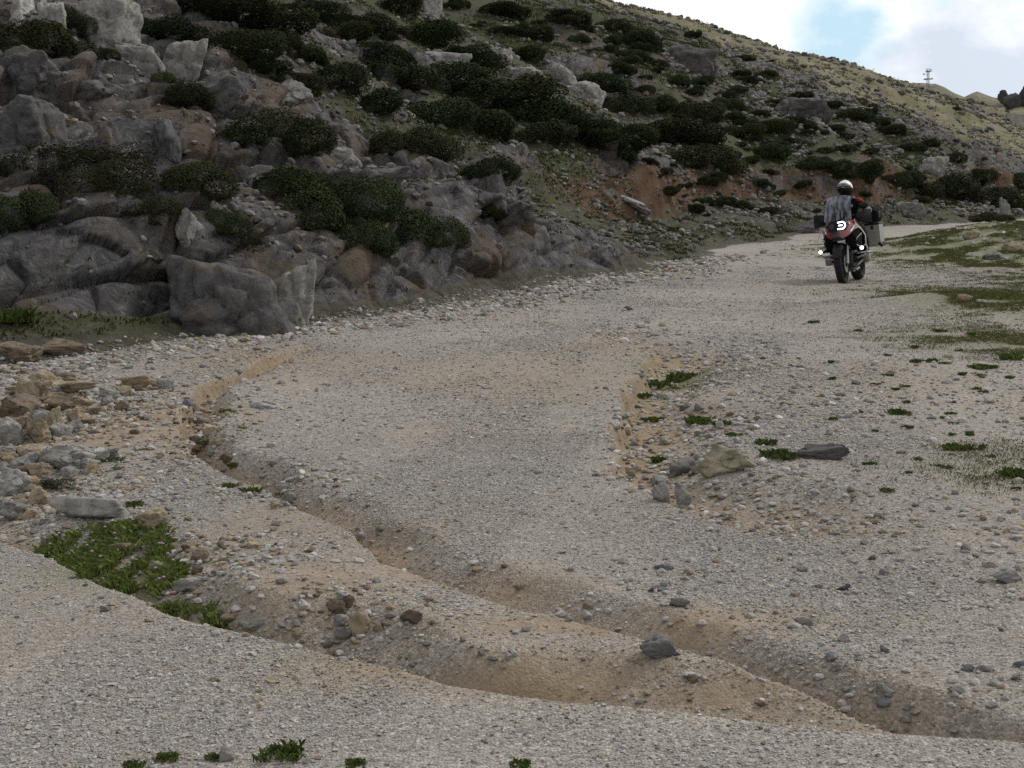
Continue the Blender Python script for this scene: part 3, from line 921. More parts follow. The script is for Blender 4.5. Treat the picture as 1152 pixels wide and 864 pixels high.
def shrub_mesh(name, seed, n, leaf, lobes, low):
    q = np.random.default_rng(seed)
    L = []
    for i_ in range(lobes):
        a = q.random() * 6.283
        rr_ = math.sqrt(q.random()) * .68
        h_ = (.62 - .5 * rr_) * (.65 + .6 * q.random())
        L.append((rr_ * math.cos(a), rr_ * math.sin(a) * .85, h_ * .55, .26 + .24 * q.random(), .2 + .2 * q.random() + h_ * .25))
    L = np.array(L)
    k = q.integers(0, lobes, n)
    d = q.normal(size=(n, 3)); d /= np.linalg.norm(d, axis=1, keepdims=True)
    rad = 1 - .32 * q.random(n) ** 1.7
    rad *= 1 + .22 * fbm(d[:, 0] * 2.6 + k * 3.1, d[:, 1] * 2.6, d[:, 2] * 2.6, oct=3, seed=seed)
    C = np.stack([L[k, 0] + d[:, 0] * L[k, 3] * rad, L[k, 1] + d[:, 1] * L[k, 3] * rad, L[k, 2] + d[:, 2] * L[k, 4] * rad], -1)
    keep = C[:, 2] > -.12
    for l_ in L:
        e = ((C[:, 0] - l_[0]) / l_[3]) ** 2 + ((C[:, 1] - l_[1]) / l_[3]) ** 2 + ((C[:, 2] - l_[2]) / l_[4]) ** 2
        keep &= e > .42
    C, d = C[keep], d[keep]
    Nn = d + q.normal(size=d.shape) * .75
    Nn /= np.linalg.norm(Nn, axis=1, keepdims=True)
    g = q.random((len(C), 1))
    tone = fbm(C[:, 0] * 3, C[:, 1] * 3, C[:, 2] * 3, oct=2, seed=seed + 5)[:, None] + .5
    cols = np.array([[.029, .040, .021]]) * (1 - g) + np.array([[.058, .074, .032]]) * g
    cols = cols * (.65 + .7 * tone)
    br = q.random(len(C)) < low
    cols[br] = np.array([.048, .044, .030])
    me = leaves_mesh(name, C, Nn, leaf, .5, cols)
    return me

def leaf_mat(name, tint=(1, 1, 1)):
    k = NT_(name)
    oi = k.n('ShaderNodeObjectInfo')
    c = k.mix(1, k.attr('col'), oi.outputs['Color'], 'MULTIPLY')
    k.done(c, .85, None, .08)
    k.b.inputs['Transmission Weight'].default_value = 0
    return k.m
M['leaf'] = leaf_mat('shrub_leaves')
FAR_SHRUBS = [shrub_mesh('shrub_foliage', 500 + i_, 36000, .029, 17, .03) for i_ in range(6)]
NEAR_SHRUBS = [shrub_mesh('leafy_shrub_foliage', 520 + i_, 42000, .0235, 16, .02) for i_ in range(4)]
DRY_SHRUBS = [shrub_mesh('dry_scrub_foliage', 540 + i_, 18000, .020, 12, .5) for i_ in range(3)]
for me in FAR_SHRUBS + NEAR_SHRUBS + DRY_SHRUBS:
    me.materials.append(M['leaf'])

def add_shrub(px, py, w, h, label, group, pool=FAR_SHRUBS, tint=1.0, cat='shrub', name='shrub'):
    c_ = cast(px, py + h * .30)
    if c_ is None:
        return None
    loc, nor, d = c_
    o = bpy.data.objects.new(name, random.choice(pool))
    COL.objects.link(o)
    m_ = d / FPX
    sx = w * m_ / 2 * 1.42
    sz = max(h * m_ * 1.02, sx * .34)
    o.scale = (sx, sx * random.uniform(.7, .95), sz)
    if pool is NEAR_SHRUBS or pool is DRY_SHRUBS:
        sx *= 1.12
        sz *= 1.3
    nn = (nor + Vector((0, 0, 2.2))).normalized()
    o.rotation_euler = (nn.to_track_quat('Z', 'Y').to_matrix() @ Matrix.Rotation(random.choice([0, math.pi]) + random.uniform(-.4, .4), 3, 'Z')).to_euler()
    o.location = loc + Vector((0, sx * .25, -.05 * sz))
    v = random.uniform(.8, 1.2) * tint
    o.color = (v * random.uniform(.9, 1.12), v, v * random.uniform(.85, 1.1), 1)
    return tag(o, label, cat, group)

ORD = ['first', 'second', 'third', 'fourth', 'fifth', 'sixth', 'seventh', 'eighth', 'ninth', 'tenth', 'eleventh', 'twelfth', 'thirteenth', 'fourteenth']
def shrub_row(phrase, group, L, pool=FAR_SHRUBS, tint=1.0):
    for i_, (px, py, w_, h_) in enumerate(sorted(L)):
        add_shrub(px, py, w_, h_, 'dark shrub, %s from left %s' % (ORD[i_], phrase), group, pool, tint)

HG = 'dark shrubs covering the hillside'
for px, py, w_, h_, lab, pool, tint in [
    (40, 48, 96, 48, 'big dark spreading shrub at the left edge near the top corner', NEAR_SHRUBS, .9),
    (66, 16, 50, 30, 'dark shrub at the top left between pale boulders', NEAR_SHRUBS, .9),
    (16, 62, 42, 20, 'low dark shrub under the big shrub at the left edge', NEAR_SHRUBS, .8),
    (118, 62, 30, 16, 'small dark shrub at the foot of the pale crag', NEAR_SHRUBS, .8),
    (188, 34, 66, 30, 'dark shrub behind the pale crags near the top left', FAR_SHRUBS, .8),
    (186, 88, 28, 15, 'small olive shrub just right of the broken crag', NEAR_SHRUBS, 1.3),
    (206, 108, 72, 30, 'low shrub clump below the broken crag', NEAR_SHRUBS, .9),
    (302, 150, 108, 44, 'wide dark leafy shrub in the middle of the left slope', NEAR_SHRUBS, .95),
    (360, 232, 92, 66, 'leafy deep green bush standing on the rocks over the track', NEAR_SHRUBS, 1.1),
    (450, 252, 112, 66, 'largest leafy bush, hanging over the rock face above the gravel', NEAR_SHRUBS, 1.1),
    (500, 262, 60, 40, 'right end bush of the leafy clump hanging over the rock face', NEAR_SHRUBS, 1.0),
    (540, 238, 56, 24, 'low shrub right of the leafy clump on the smooth slabs', NEAR_SHRUBS, .9),
    (550, 192, 72, 30, 'rounded shrub above the leaning pointed rock', FAR_SHRUBS, .95),
    (465, 160, 74, 38, 'round dark shrub below the long shrub band', FAR_SHRUBS, .95),
    (325, 208, 90, 48, 'dark shrub behind the leafy deep green bush', NEAR_SHRUBS, .85),
    (405, 222, 90, 54, 'dark shrub between the leafy deep green bush and the largest bush', NEAR_SHRUBS, .9),
    (412, 262, 60, 44, 'bush under the gap between the two leafy bushes', NEAR_SHRUBS, 1.0),
    (25, 232, 60, 52, 'dark bush at the left edge under the dark scrub belt', NEAR_SHRUBS, .9),
    (245, 248, 46, 34, 'dark green bush in the rock shelf left of the upright stone', NEAR_SHRUBS, 1.0),
    (215, 200, 70, 44, 'dark bush at the right of the brown scrub pocket', NEAR_SHRUBS, .9),
    ]:
    add_shrub(px, py, w_, h_, lab, HG, pool, tint)
for px, py, w_, h_, lab in [
    (62, 182, 120, 36, 'brown-green dry scrub on the ledge at the left end of the scrub belt'),
    (140, 205, 110, 50, 'brown-green dry scrub in the middle of the scrub belt'),
    (175, 240, 70, 40, 'thin dry scrub above the small upright stones'),
    (100, 192, 130, 44, 'dark scrub belt joining the ledge scrub and the pocket scrub'),
    (262, 262, 60, 40, 'dry scrub behind the large dark block of rock'),
    (205, 318, 34, 40, 'dry brown twiggy scrub hanging over the large dark block of rock'),
    (60, 545, 34, 26, 'dark dry twiggy plant tucked beside the big pale boulder'),
    ]:
    add_shrub(px, py, w_, h_, lab, 'dry scrub', DRY_SHRUBS, .85, 'scrub')
shrub_row('along the top edge above the pale strips', HG, [(232, 14, 100, 28), (300, 26, 90, 30), (350, 12, 60, 20), (420, 30, 62, 24), (472, 40, 92, 28), (440, 8, 60, 16), (385, 38, 60, 24)], FAR_SHRUBS, .85)
shrub_row('in the upper left band below the crags', HG, [(260, 52, 80, 28), (300, 78, 52, 18), (330, 92, 52, 20), (375, 88, 72, 34), (310, 48, 60, 24), (345, 62, 50, 22)], FAR_SHRUBS, .85)
shrub_row('in the long diagonal band across the slope', HG, [(415, 62, 70, 34), (440, 84, 92, 36), (500, 96, 110, 38), (560, 112, 116, 36), (480, 128, 120, 34), (600, 128, 104, 34), (545, 142, 90, 30), (644, 146, 90, 34), (672, 162, 70, 24), (420, 118, 80, 30), (520, 66, 70, 26), (700, 150, 70, 26), (610, 150, 80, 28)], FAR_SHRUBS, .9)
shrub_row('high on the slope under the sky', HG, [(560, 14, 52, 14), (600, 40, 56, 14), (570, 36, 40, 12), (652, 44, 24, 12), (690, 30, 42, 18), (716, 44, 50, 22), (706, 62, 46, 14), (690, 78, 36, 12), (672, 94, 60, 28), (762, 92, 30, 16), (640, 20, 50, 14), (590, 62, 50, 18)], FAR_SHRUBS, .85)
shrub_row('on the green slope above the orange bank', HG, [(740, 120, 62, 20), (700, 118, 60, 24), (785, 126, 70, 28), (752, 152, 90, 34), (794, 180, 84, 34), (862, 172, 62, 22), (918, 184, 34, 18), (830, 150, 50, 18), (820, 118, 40, 16), (870, 146, 50, 16)], FAR_SHRUBS, .9)
shrub_row('on the right shoulder under the sunlit ridge', HG, [(957, 130, 44, 16), (1005, 147, 30, 14), (1028, 166, 26, 12), (1046, 162, 24, 12), (985, 138, 30, 12), (900, 108, 26, 10), (1075, 178, 26, 14), (935, 118, 26, 10)], FAR_SHRUBS, .85)
shrub_row('in the low band above the far bend', HG, [(970, 194, 56, 22), (1018, 204, 56, 22), (1070, 214, 66, 32), (1122, 224, 66, 30), (1116, 245, 34, 16), (1040, 218, 46, 22), (940, 190, 40, 16), (1100, 200, 40, 20), (1146, 205, 40, 24)], FAR_SHRUBS, .85)
for px, py, w_, h_, lab in ((1075, 122, 9, 5, 'larger round dark bush on the far ridge below the saddle'), (1082, 124, 6, 4, 'smaller round dark bush on the far ridge below the saddle')):
    add_shrub(px, py, w_, h_, lab, 'bushes on the far ridge', FAR_SHRUBS, 1.2)
# small ones strewn over the slope
n_ = 0
for _ in range(1500):
    px, py = random.uniform(5, 1150), random.uniform(2, 250)
    c_ = cast(px, py)
    if c_ is None or n_ >= 170:
        continue
    loc, nor, d = c_
    x_, y_ = loc.x, loc.y
    pz, Wz = land(np.array([x_]), np.array([y_]))
    if Wz['p'][0] < 2.5 or Wz['far'][0] or Wz['dry'][0] > .5 or Wz['rock'][0] > .75 or d < 22:
        continue
    if fbm(np.array([(.517 * x_ + .857 * y_) / 16]), np.array([Wz['p'][0] / 4.5]), oct=3, seed=230)[0] < -.02:
        continue
    w_ = random.uniform(9, 30)
    reg = ('left' if px < 380 else 'middle' if px < 700 else 'right')
    add_shrub(px, py, w_, w_ * .36, 'small low dark shrub dotted over the %s part of the hillside' % reg, 'small shrubs over the %s part of the hillside' % reg, FAR_SHRUBS, random.uniform(.8, 1.1))
    n_ += 1
print('shrubs', n_, round(time.time() - T0, 1))

# ------------------------------------------------------------------ grass, weeds
def blades(P, hgt, spread, per, cols, wid=.10):
    n = len(P) * per
    C = np.repeat(P, per, axis=0).astype(float)
    sp = np.repeat(spread, per)[:, None]
    C[:, :2] += rng.normal(size=(n, 2)) * sp * .6
    h_ = np.repeat(hgt, per) * (.5 + .8 * rng.random(n))
    a = rng.random(n) * 6.283
    lean = np.stack([np.cos(a), np.sin(a), np.zeros(n)], -1) * (h_ * (.25 + .7 * rng.random(n)))[:, None]
    side = np.stack([-np.sin(a), np.cos(a), np.zeros(n)], -1) * (h_ * wid)[:, None]
    mid = C + lean * .4 + np.array([0, 0, 1.]) * (h_ * .65)[:, None]
    tip = C + lean + np.array([0, 0, 1.]) * (h_ * (.9 - .3 * rng.random(n)))[:, None]
    V = np.stack([C - side * .7, C + side * .7, mid + side, tip, mid - side], 1)
    F = np.arange(n * 5).reshape(n, 5)
    return V.reshape(-1, 3), F, np.repeat(np.repeat(cols, per, axis=0) * (.7 + .6 * rng.random((n, 1))), 5, axis=0)

def grass_obj(name, P, hgt, spread, per, cols, label, cat, kind=None, group=None, wid=.10):
    V, F, c = blades(P, hgt, spread, per, cols, wid)
    me = mesh_np(name, V, F, 5)
    attr_col(me, 'col', c)
    o = put(name, me, M['leaf'], smooth=False)
    return tag(o, label, cat, group, kind)

def gcol(n, a=(.10, .145, .04), b=(.24, .28, .09)):
    g = rng.random((n, 1))
    return np.array([a]) * (1 - g) + np.array([b]) * g

# patch of fresh grass between the near bank and the long pale rock
poly = [plan(*q) for q in ((30, 592), (75, 580), (150, 585), (195, 600), (200, 625), (190, 650), (240, 664), (244, 690), (205, 690), (150, 662), (110, 640), (75, 612))]
def inpoly(x, y, P):
    c = np.zeros(x.shape, bool)
    for i_ in range(len(P)):
        x1, y1 = P[i_]; x2, y2 = P[i_ - 1]
        c ^= ((y1 > y) != (y2 > y)) & (x < (x2 - x1) * (y - y1) / (y2 - y1 + 1e-12) + x1)
    return c
jx = .12 * fbm(C_x.ravel() / .25, C_y.ravel() / .25, oct=3, seed=240).reshape(C_x.shape)
gm = inpoly(C_x + jx, C_y + jx, poly) * sst(-.35, .1, fbm(C_x.ravel() / .16, C_y.ravel() / .16, oct=3, seed=243).reshape(C_x.shape) - .14)
P, i, j = sample(2600, gm + 0.0)
grass_obj('grass_patch', P, np.full(len(P), .045), np.full(len(P), .02), 9, gcol(len(P)), 'fresh green grass patch with tiny lilac flowers behind the near gravel bank', 'grass', 'stuff', wid=.055)
P, i, j = sample(26, gm * (C_x < plan(150, 640)[0] + .2))
fm = NT_('lilac_petals').done((.42, .25, .45), .7)
V = ICO1[0] * .009
tag(put('flowers', mesh_np('flowers', (P[:, None] + np.array([0, 0, .06]) + V[None] * np.array([1, 1, .6])).reshape(-1, 3), (ICO1[1][None] + 12 * np.arange(len(P))[:, None, None]).reshape(-1, 3), 3), fm), 'tiny lilac flowers among the grass patch', 'flowers', kind='stuff')

# thin green on the verge and on the hill
wv = (np.abs(TMID) < R(23))[None, :] * (C_p < 0) * np.clip(C_vg, 0, 1) * (RMID > 7)[:, None] * (RMID < 60)[:, None] / np.maximum(RMID, 8)[:, None] * sst(-.15, .12, fbm(C_x.ravel() / .6, C_y.ravel() / .6, oct=4, seed=250).reshape(C_x.shape))
P, i, j = sample(40000, wv)
grass_obj('verge_grass', P, .012 + .0006 * RMID[i], np.full(len(P), .06), 6, gcol(len(P), (.09, .105, .035), (.20, .21, .085)), 'short sparse grass on the stony right verge', 'grass', 'stuff')
wg = hv * (C_p > .3) * (.12 + C_green + .4 * (1 - C_rock)) * (1 - .9 * C_dry_sunpaint) * sst(-.12, .12, fbm(C_x.ravel() / 1.6, C_y.ravel() / 1.6, oct=4, seed=255).reshape(C_x.shape)) / np.maximum(RMID, 12)[:, None] ** 1.2
P, i, j = sample(60000, wg)
grass_obj('hill_grass', P, .03 + .0010 * RMID[i], .04 + .0022 * RMID[i], 6, gcol(len(P), (.030, .040, .014), (.085, .10, .034)), 'thin grass and herbs between the rocks of the hillside', 'grass', 'stuff', wid=.16)
wd = hv * ((C_dry_sunpaint > .4) | (C_far > .5)) * (C_p > -1e9) / np.maximum(RMID, 12)[:, None] * sst(-.1, .15, C_n)
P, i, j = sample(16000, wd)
grass_obj('sunpaint_dry_grass', P, .05 + .0007 * RMID[i], .06 + .0022 * RMID[i], 5, gcol(len(P), (.11, .11, .045), (.27, .24, .13)), 'dry tufts on the upper slope, sunlight painted into their colour', 'grass', 'stuff', wid=.2)  # tufts lightened to match the sunlight painted on the slope

# separate weeds one can point at
WG = 'green weeds on the track'
def weed(px, py, w_, h_, label, group=WG, n=40, cols=((.06, .09, .025), (.14, .18, .05))):
    c_ = cast(px, py)
    loc, nor, d = c_
    m_ = d / FPX
    nn = max(26, int(n))
    P_ = np.zeros((nn, 3))
    P_[:, 0] = np.clip(rng.normal(size=nn), -1.8, 1.8) * w_ * m_ * .22
    P_[:, 1] = np.clip(rng.normal(size=nn), -1.8, 1.8) * w_ * m_ * .24
    hh = max(h_ * m_ * .62, .012) * rng.uniform(.5, 1.25, nn)
    V, F, c = blades(P_, hh, hh * .4, 10, gcol(nn, *cols), .085)
    me = mesh_np('weed', V, F, 5)
    attr_col(me, 'col', c)
    o = put('weed', me, M['leaf'], smooth=False)
    o.location = loc
    return tag(o, label, 'weed', group)
for px, py, w_, h_, lab in [
    (738, 436, 40, 13, 'dark green weed clump at the head of the stony washout, left part'),
    (766, 428, 34, 14, 'dark green weed clump at the head of the stony washout, right part'),
    (722, 446, 18, 7, 'light green weed under the dark clumps of the washout'),
    (790, 476, 44, 11, 'weed mat in the middle of the washout'),
    (812, 478, 20, 8, 'small weed right of the weed mat in the washout'),
    (735, 474, 26, 8, 'pale weed at the left of the weed mat in the washout'),
    (826, 490, 26, 5, 'thin weed below the weed mat of the washout'),
    (862, 500, 26, 9, 'bright weed above the large slab corner'),
    (878, 515, 34, 14, 'bright weed between the large slab and the dark slab'),
    (740, 520, 14, 10, 'small weed left of the pale rounded rock'),
    (256, 464, 26, 6, 'bright weed at the top of the left rill'),
    (232, 499, 22, 7, 'weed beneath the long flat stone of the left rill'),
    (284, 555, 18, 10, 'bright weed in the second rill'),
    (262, 525, 12, 7, 'small weed at the bend of the left rill'),
    (258, 548, 18, 7, 'weed left of the second rill'),
    (128, 518, 24, 5, 'low grey-green weed on the mound by the pale boulder'),
    (115, 568, 16, 9, 'weed above the long pale rock'),
    (150, 570, 26, 9, 'weed tuft right above the end of the long pale rock'),
    (315, 850, 48, 17, 'green grass tuft on the gravel at the bottom edge'),
    (188, 854, 26, 9, 'small grass tuft at the bottom edge left of the pale stone'),
    (240, 854, 16, 8, 'tiny grass tuft touching the pale stone at the bottom edge'),
    (150, 862, 26, 8, 'grass tuft in the bottom left of the gravel'),
    (15, 362, 44, 22, 'spiky dark green tuft on the mossy left bank'),
    (937, 427, 9, 5, 'lone dark weed on the track at mid right'),
    (1030, 408, 12, 6, 'dark weed on the verge below the green patch'),
    (1100, 415, 24, 8, 'olive weed on the right verge'),
    (1010, 466, 26, 9, 'larger weed on the stony right side'),
    (1078, 506, 36, 10, 'wide weed near the right edge'),
    (1140, 536, 30, 14, 'bright weed at the right edge'),
    (1142, 405, 36, 11, 'grey-brown dry tuft at the right edge'),
    (400, 861, 24, 8, 'grass sprig at the bottom edge left of the middle'),
    (585, 862, 24, 9, 'grass sprig at the bottom edge in the middle'),
    ]:
    weed(px, py, w_, h_, lab)
for _ in range(46):
    px, py = random.gauss(1060, 60), random.gauss(460, 60)
    if 900 < px < 1150 and 345 < py < 570 and px > 880 + (py - 345) * .3:
        weed(px, py, random.uniform(7, 18), random.uniform(3, 6), 'tiny dark weed scattered on the stony right side of the track', 'tiny weeds on the right', 10)
print('grass', round(time.time() - T0, 1))


# ------------------------------------------------------------------ simple materials
def mat(name, col, rough=.5, metal=0., spec=.5, var=.12, scale=25, bumpd=0.0, coat=0.0):
    k = NT_(name)
    nz = k.noise(scale, 4, .6)
    c = k.mix(1, col, k.ramp(nz, [(.3, (1 - var,) * 3), (.7, (1 + var * .5,) * 3)]), 'MULTIPLY')
    r_n = k.rng(nz, .3, .7, max(rough - .08, .02), min(rough + .1, 1))
    k.done(c, r_n, k.bump(nz, bumpd, 1.0) if bumpd else None, spec, metal)
    k.b.inputs['Coat Weight'].default_value = coat
    return k.m
MB_ = dict(
    rubber=mat('tyre_rubber', (.018, .018, .019), .85, 0, .3, .3, 40, .002),
    black=mat('black_plastic', (.010, .010, .012), .55, 0, .3),
    gloss=mat('black_paint', (.010, .010, .012), .22, 0, .5, .1, 20, 0, .6),
    red=mat('red_paint', (.22, .009, .013), .25, 0, .5, .1, 15, 0, .6),
    steel=mat('bright_steel', (.36, .36, .37), .35, 1, .5),
    dark_metal=mat('dark_metal', (.10, .10, .105), .45, 1, .5),
    alu=mat('brushed_aluminium', (.30, .29, .27), .42, 1, .5, .2, 9),
    bars=mat('white_powder_coat', (.72, .72, .73), .4, 0, .5),
    jacket=mat('black_textile', (.009, .009, .011), .9, 0, .1, .3, 40, .004),
    grey=mat('grey_textile', (.30, .30, .31), .8, 0, .2),
    redtex=mat('red_textile', (.30, .02, .015), .8, 0, .2),
    helmet=mat('white_helmet_paint', (.84, .85, .86), .22, 0, .5, .05, 15, 0, .5),
    visor=mat('dark_visor', (.005, .005, .007), .3, 0, .2, .0),
    skin=mat('skin', (.36, .22, .16), .6, 0, .3),
    bag=mat('black_nylon', (.007, .007, .008), .9, 0, .1, .2, 30, .006),
    galv=mat('painted_mast_steel', (.22, .21, .21), .6, 0, .3),
    concrete=mat('weathered_concrete', (.33, .31, .28), .9, 0, .2, .35, 1.2, .02),
)
def emit_mat(name, col, st):
    k = NT_(name)
    k.done((.8, .8, .8), .3)
    k.b.inputs['Emission Color'].default_value = (*col, 1)
    k.b.inputs['Emission Strength'].default_value = st
    return k.m
MB_['lamp'] = emit_mat('lit_lamp', (.95, .97, 1.0), 3.0)
def screen_mat():
    k = NT_('smoked_windscreen')
    tr = k.n('ShaderNodeBsdfTransparent')
    tr.inputs[0].default_value = (.42, .44, .47, 1)
    gl = k.n('ShaderNodeBsdfGlossy')
    gl.inputs['Roughness'].default_value = .06
    gl.inputs['Color'].default_value = (.46, .49, .55, 1)
    mpn = k.n('ShaderNodeMapping')
    mpn.inputs['Scale'].default_value = (3.0, 1, .5)
    k.l(k.co, mpn.inputs['Vector'])
    st_ = mpn.outputs[0]
    lw = k.n('ShaderNodeLayerWeight')
    lw.inputs['Blend'].default_value = .42
    mx = k.n('ShaderNodeMixShader')
    k.l(k.math('ADD', k.math('MULTIPLY', lw.outputs['Facing'], .42), k.rng(k.noise(7, 2, .5, st_), .40, .62, .0, .24), True), mx.inputs[0])
    k.l(tr.outputs[0], mx.inputs[1])
    k.l(gl.outputs[0], mx.inputs[2])
    out = [q for q in k.t.nodes if q.type == 'OUTPUT_MATERIAL'][0]
    k.l(mx.outputs[0], out.inputs['Surface'])
    return k.m
MB_['screen'] = screen_mat()

# ------------------------------------------------------------------ mesh builder for man-made things
class MB:
    def __init__(s):
        s.bm = bmesh.new()
    def _x(s, geom, mtx):
        bmesh.ops.transform(s.bm, matrix=mtx, verts=geom)
    def box(s, c, d, rot=(0, 0, 0), bev=.0, taper=None):
        g = bmesh.ops.create_cube(s.bm, size=1)['verts']
        for v in g:
            v.co = Vector((v.co.x * d[0], v.co.y * d[1], v.co.z * d[2]))
            if taper and v.co.z > 0:
                v.co.x *= taper; v.co.y *= taper
        if bev:
            es = list({e for v in g for e in v.link_edges})
            r_ = bmesh.ops.bevel(s.bm, geom=es, offset=bev, segments=2, affect='EDGES', profile=.6)
            g = list({v for f in r_['faces'] for v in f.verts} | {v for v in g if v.is_valid})
            todo, seen = list(g), set(g)
            while todo:
                v = todo.pop()
                for e in v.link_edges:
                    o_ = e.other_vert(v)
                    if o_ not in seen:
                        seen.add(o_); todo.append(o_)
            g = list(seen)
        s._x(g, Matrix.Translation(c) @ Euler(rot).to_matrix().to_4x4())
        return s
    def tube(s, pts, r, seg=10, r2=None, cap=True):
        pts = [Vector(p) for p in pts]
        rings, prev = [], None
        n = len(pts)
        for i_, p in enumerate(pts):
            t_ = (pts[min(i_ + 1, n - 1)] - pts[max(i_ - 1, 0)]).normalized()
            a = Vector((0, 0, 1)) if abs(t_.z) < .9 else Vector((1, 0, 0))
            u = t_.cross(a).normalized() if prev is None else (prev - t_ * prev.dot(t_)).normalized()
            prev = u
            v = t_.cross(u)
            rad = r if r2 is None else r + (r2 - r) * i_ / max(n - 1, 1)
            rings.append([s.bm.verts.new(p + (u * math.cos(6.2832 * k / seg) + v * math.sin(6.2832 * k / seg)) * rad) for k in range(seg)])
        for a, b in zip(rings, rings[1:]):
            for k in range(seg):
                s.bm.faces.new((a[k], a[(k + 1) % seg], b[(k + 1) % seg], b[k]))
        if cap:
            s.bm.faces.new(rings[0][::-1]); s.bm.faces.new(rings[-1])
        return s
    def lathe_x(s, prof, seg=48, c=(0, 0, 0), knob=0.0):
        """profile (x, radius) turned about the x axis"""
        rings = []
        for k in range(seg):
            a = 6.2832 * k / seg
            kk = 1 + (knob if k % 4 < 2 else 0)
            rings.append([s.bm.verts.new((c[0] + x, c[1] + q * (kk if j_ in (3, 4, 5) else 1) * math.cos(a), c[2] + q * (kk if j_ in (3, 4, 5) else 1) * math.sin(a))) for j_, (x, q) in enumerate(prof)])
        m_ = len(prof)
        for k in range(seg):
            a, b = rings[k], rings[(k + 1) % seg]
            for j_ in range(m_):
                s.bm.faces.new((a[j_], a[(j_ + 1) % m_], b[(j_ + 1) % m_], b[j_]))
        return s
    def loft(s, secs, cap=True):
        rings = [[s.bm.verts.new(p) for p in q] for q in secs]
        n = len(rings[0])
        for a, b in zip(rings, rings[1:]):
            for k in range(n):
                s.bm.faces.new((a[k], a[(k + 1) % n], b[(k + 1) % n], b[k]))
        if cap:
            s.bm.faces.new(rings[0][::-1]); s.bm.faces.new(rings[-1])
        return s
    def ball(s, c, d, rot=(0, 0, 0), sub=3):
        g = bmesh.ops.create_icosphere(s.bm, subdivisions=sub, radius=1)['verts']
        s._x(g, Matrix.Translation(c) @ Euler(rot).to_matrix().to_4x4() @ Matrix.Diagonal((*d, 1)))
        return s
    def shell(s, rows, thick):
        """grid of points thickened along its normal"""
        nr, nc = len(rows), len(rows[0])
        top = [[Vector(p) for p in q] for q in rows]
        nrm = []
        for i_ in range(nr):
            nrm.append([])
            for j_ in range(nc):
                a = top[min(i_ + 1, nr - 1)][j_] - top[max(i_ - 1, 0)][j_]
                b = top[i_][min(j_ + 1, nc - 1)] - top[i_][max(j_ - 1, 0)]
                nrm[-1].append(a.cross(b).normalized())
        A = [[s.bm.verts.new(top[i_][j_] + nrm[i_][j_] * thick / 2) for j_ in range(nc)] for i_ in range(nr)]
        B = [[s.bm.verts.new(top[i_][j_] - nrm[i_][j_] * thick / 2) for j_ in range(nc)] for i_ in range(nr)]
        for i_ in range(nr - 1):
            for j_ in range(nc - 1):
                s.bm.faces.new((A[i_][j_], A[i_][j_ + 1], A[i_ + 1][j_ + 1], A[i_ + 1][j_]))
                s.bm.faces.new((B[i_][j_], B[i_ + 1][j_], B[i_ + 1][j_ + 1], B[i_][j_ + 1]))
        rim = [(i_, 0) for i_ in range(nr)] + [(nr - 1, j_) for j_ in range(1, nc)] + [(i_, nc - 1) for i_ in range(nr - 2, -1, -1)] + [(0, j_) for j_ in range(nc - 2, 0, -1)]
        for k in range(len(rim)):
            p, q = rim[k], rim[(k + 1) % len(rim)]
            s.bm.faces.new((A[p[0]][p[1]], A[q[0]][q[1]], B[q[0]][q[1]], B[p[0]][p[1]]))
        return s
    def build(s, name, m, parent=None, smooth=True):
        bmesh.ops.recalc_face_normals(s.bm, faces=s.bm.faces[:])
        me = bpy.data.meshes.new(name)
        s.bm.to_mesh(me); s.bm.free()
        me.materials.append(m)
        me.polygons.foreach_set('use_smooth', np.full(len(me.polygons), smooth))
        if smooth:
            try:
                me.set_sharp_from_angle(angle=R(38))
            except Exception:
                pass
        o = bpy.data.objects.new(name, me)
        COL.objects.link(o)
        if parent is not None:
            o.parent = parent
        return o

def empty(name, loc, rot=(0, 0, 0)):
    o = bpy.data.objects.new(name, None)
    o.empty_display_size = .2
    COL.objects.link(o)
    o.location = loc
    o.rotation_euler = rot
    return o

# ------------------------------------------------------------------ motorcycle (local: forward -y, its left +x)
hit = cast(949, 319)
BIKE_LOC = hit[0].copy()
YAW, LEAN = R(-23.5), R(-6.5)
pitch_b = math.atan(SLOPE * .95)
BROT = (Matrix.Rotation(YAW, 3, 'Z') @ Matrix.Rotation(pitch_b, 3, 'X') @ Matrix.Rotation(LEAN, 3, 'Y')).to_euler()
BIKE_LOC = BIKE_LOC + BROT.to_matrix() @ Vector((0, .78, 0))
BIKE_LOC.z = drop(BIKE_LOC.x, BIKE_LOC.y)[0].z + .005
bike = empty('motorcycle', BIKE_LOC, BROT)
tag(bike, 'black and red adventure motorcycle with lit lamps riding down the gravel track', 'motorcycle')

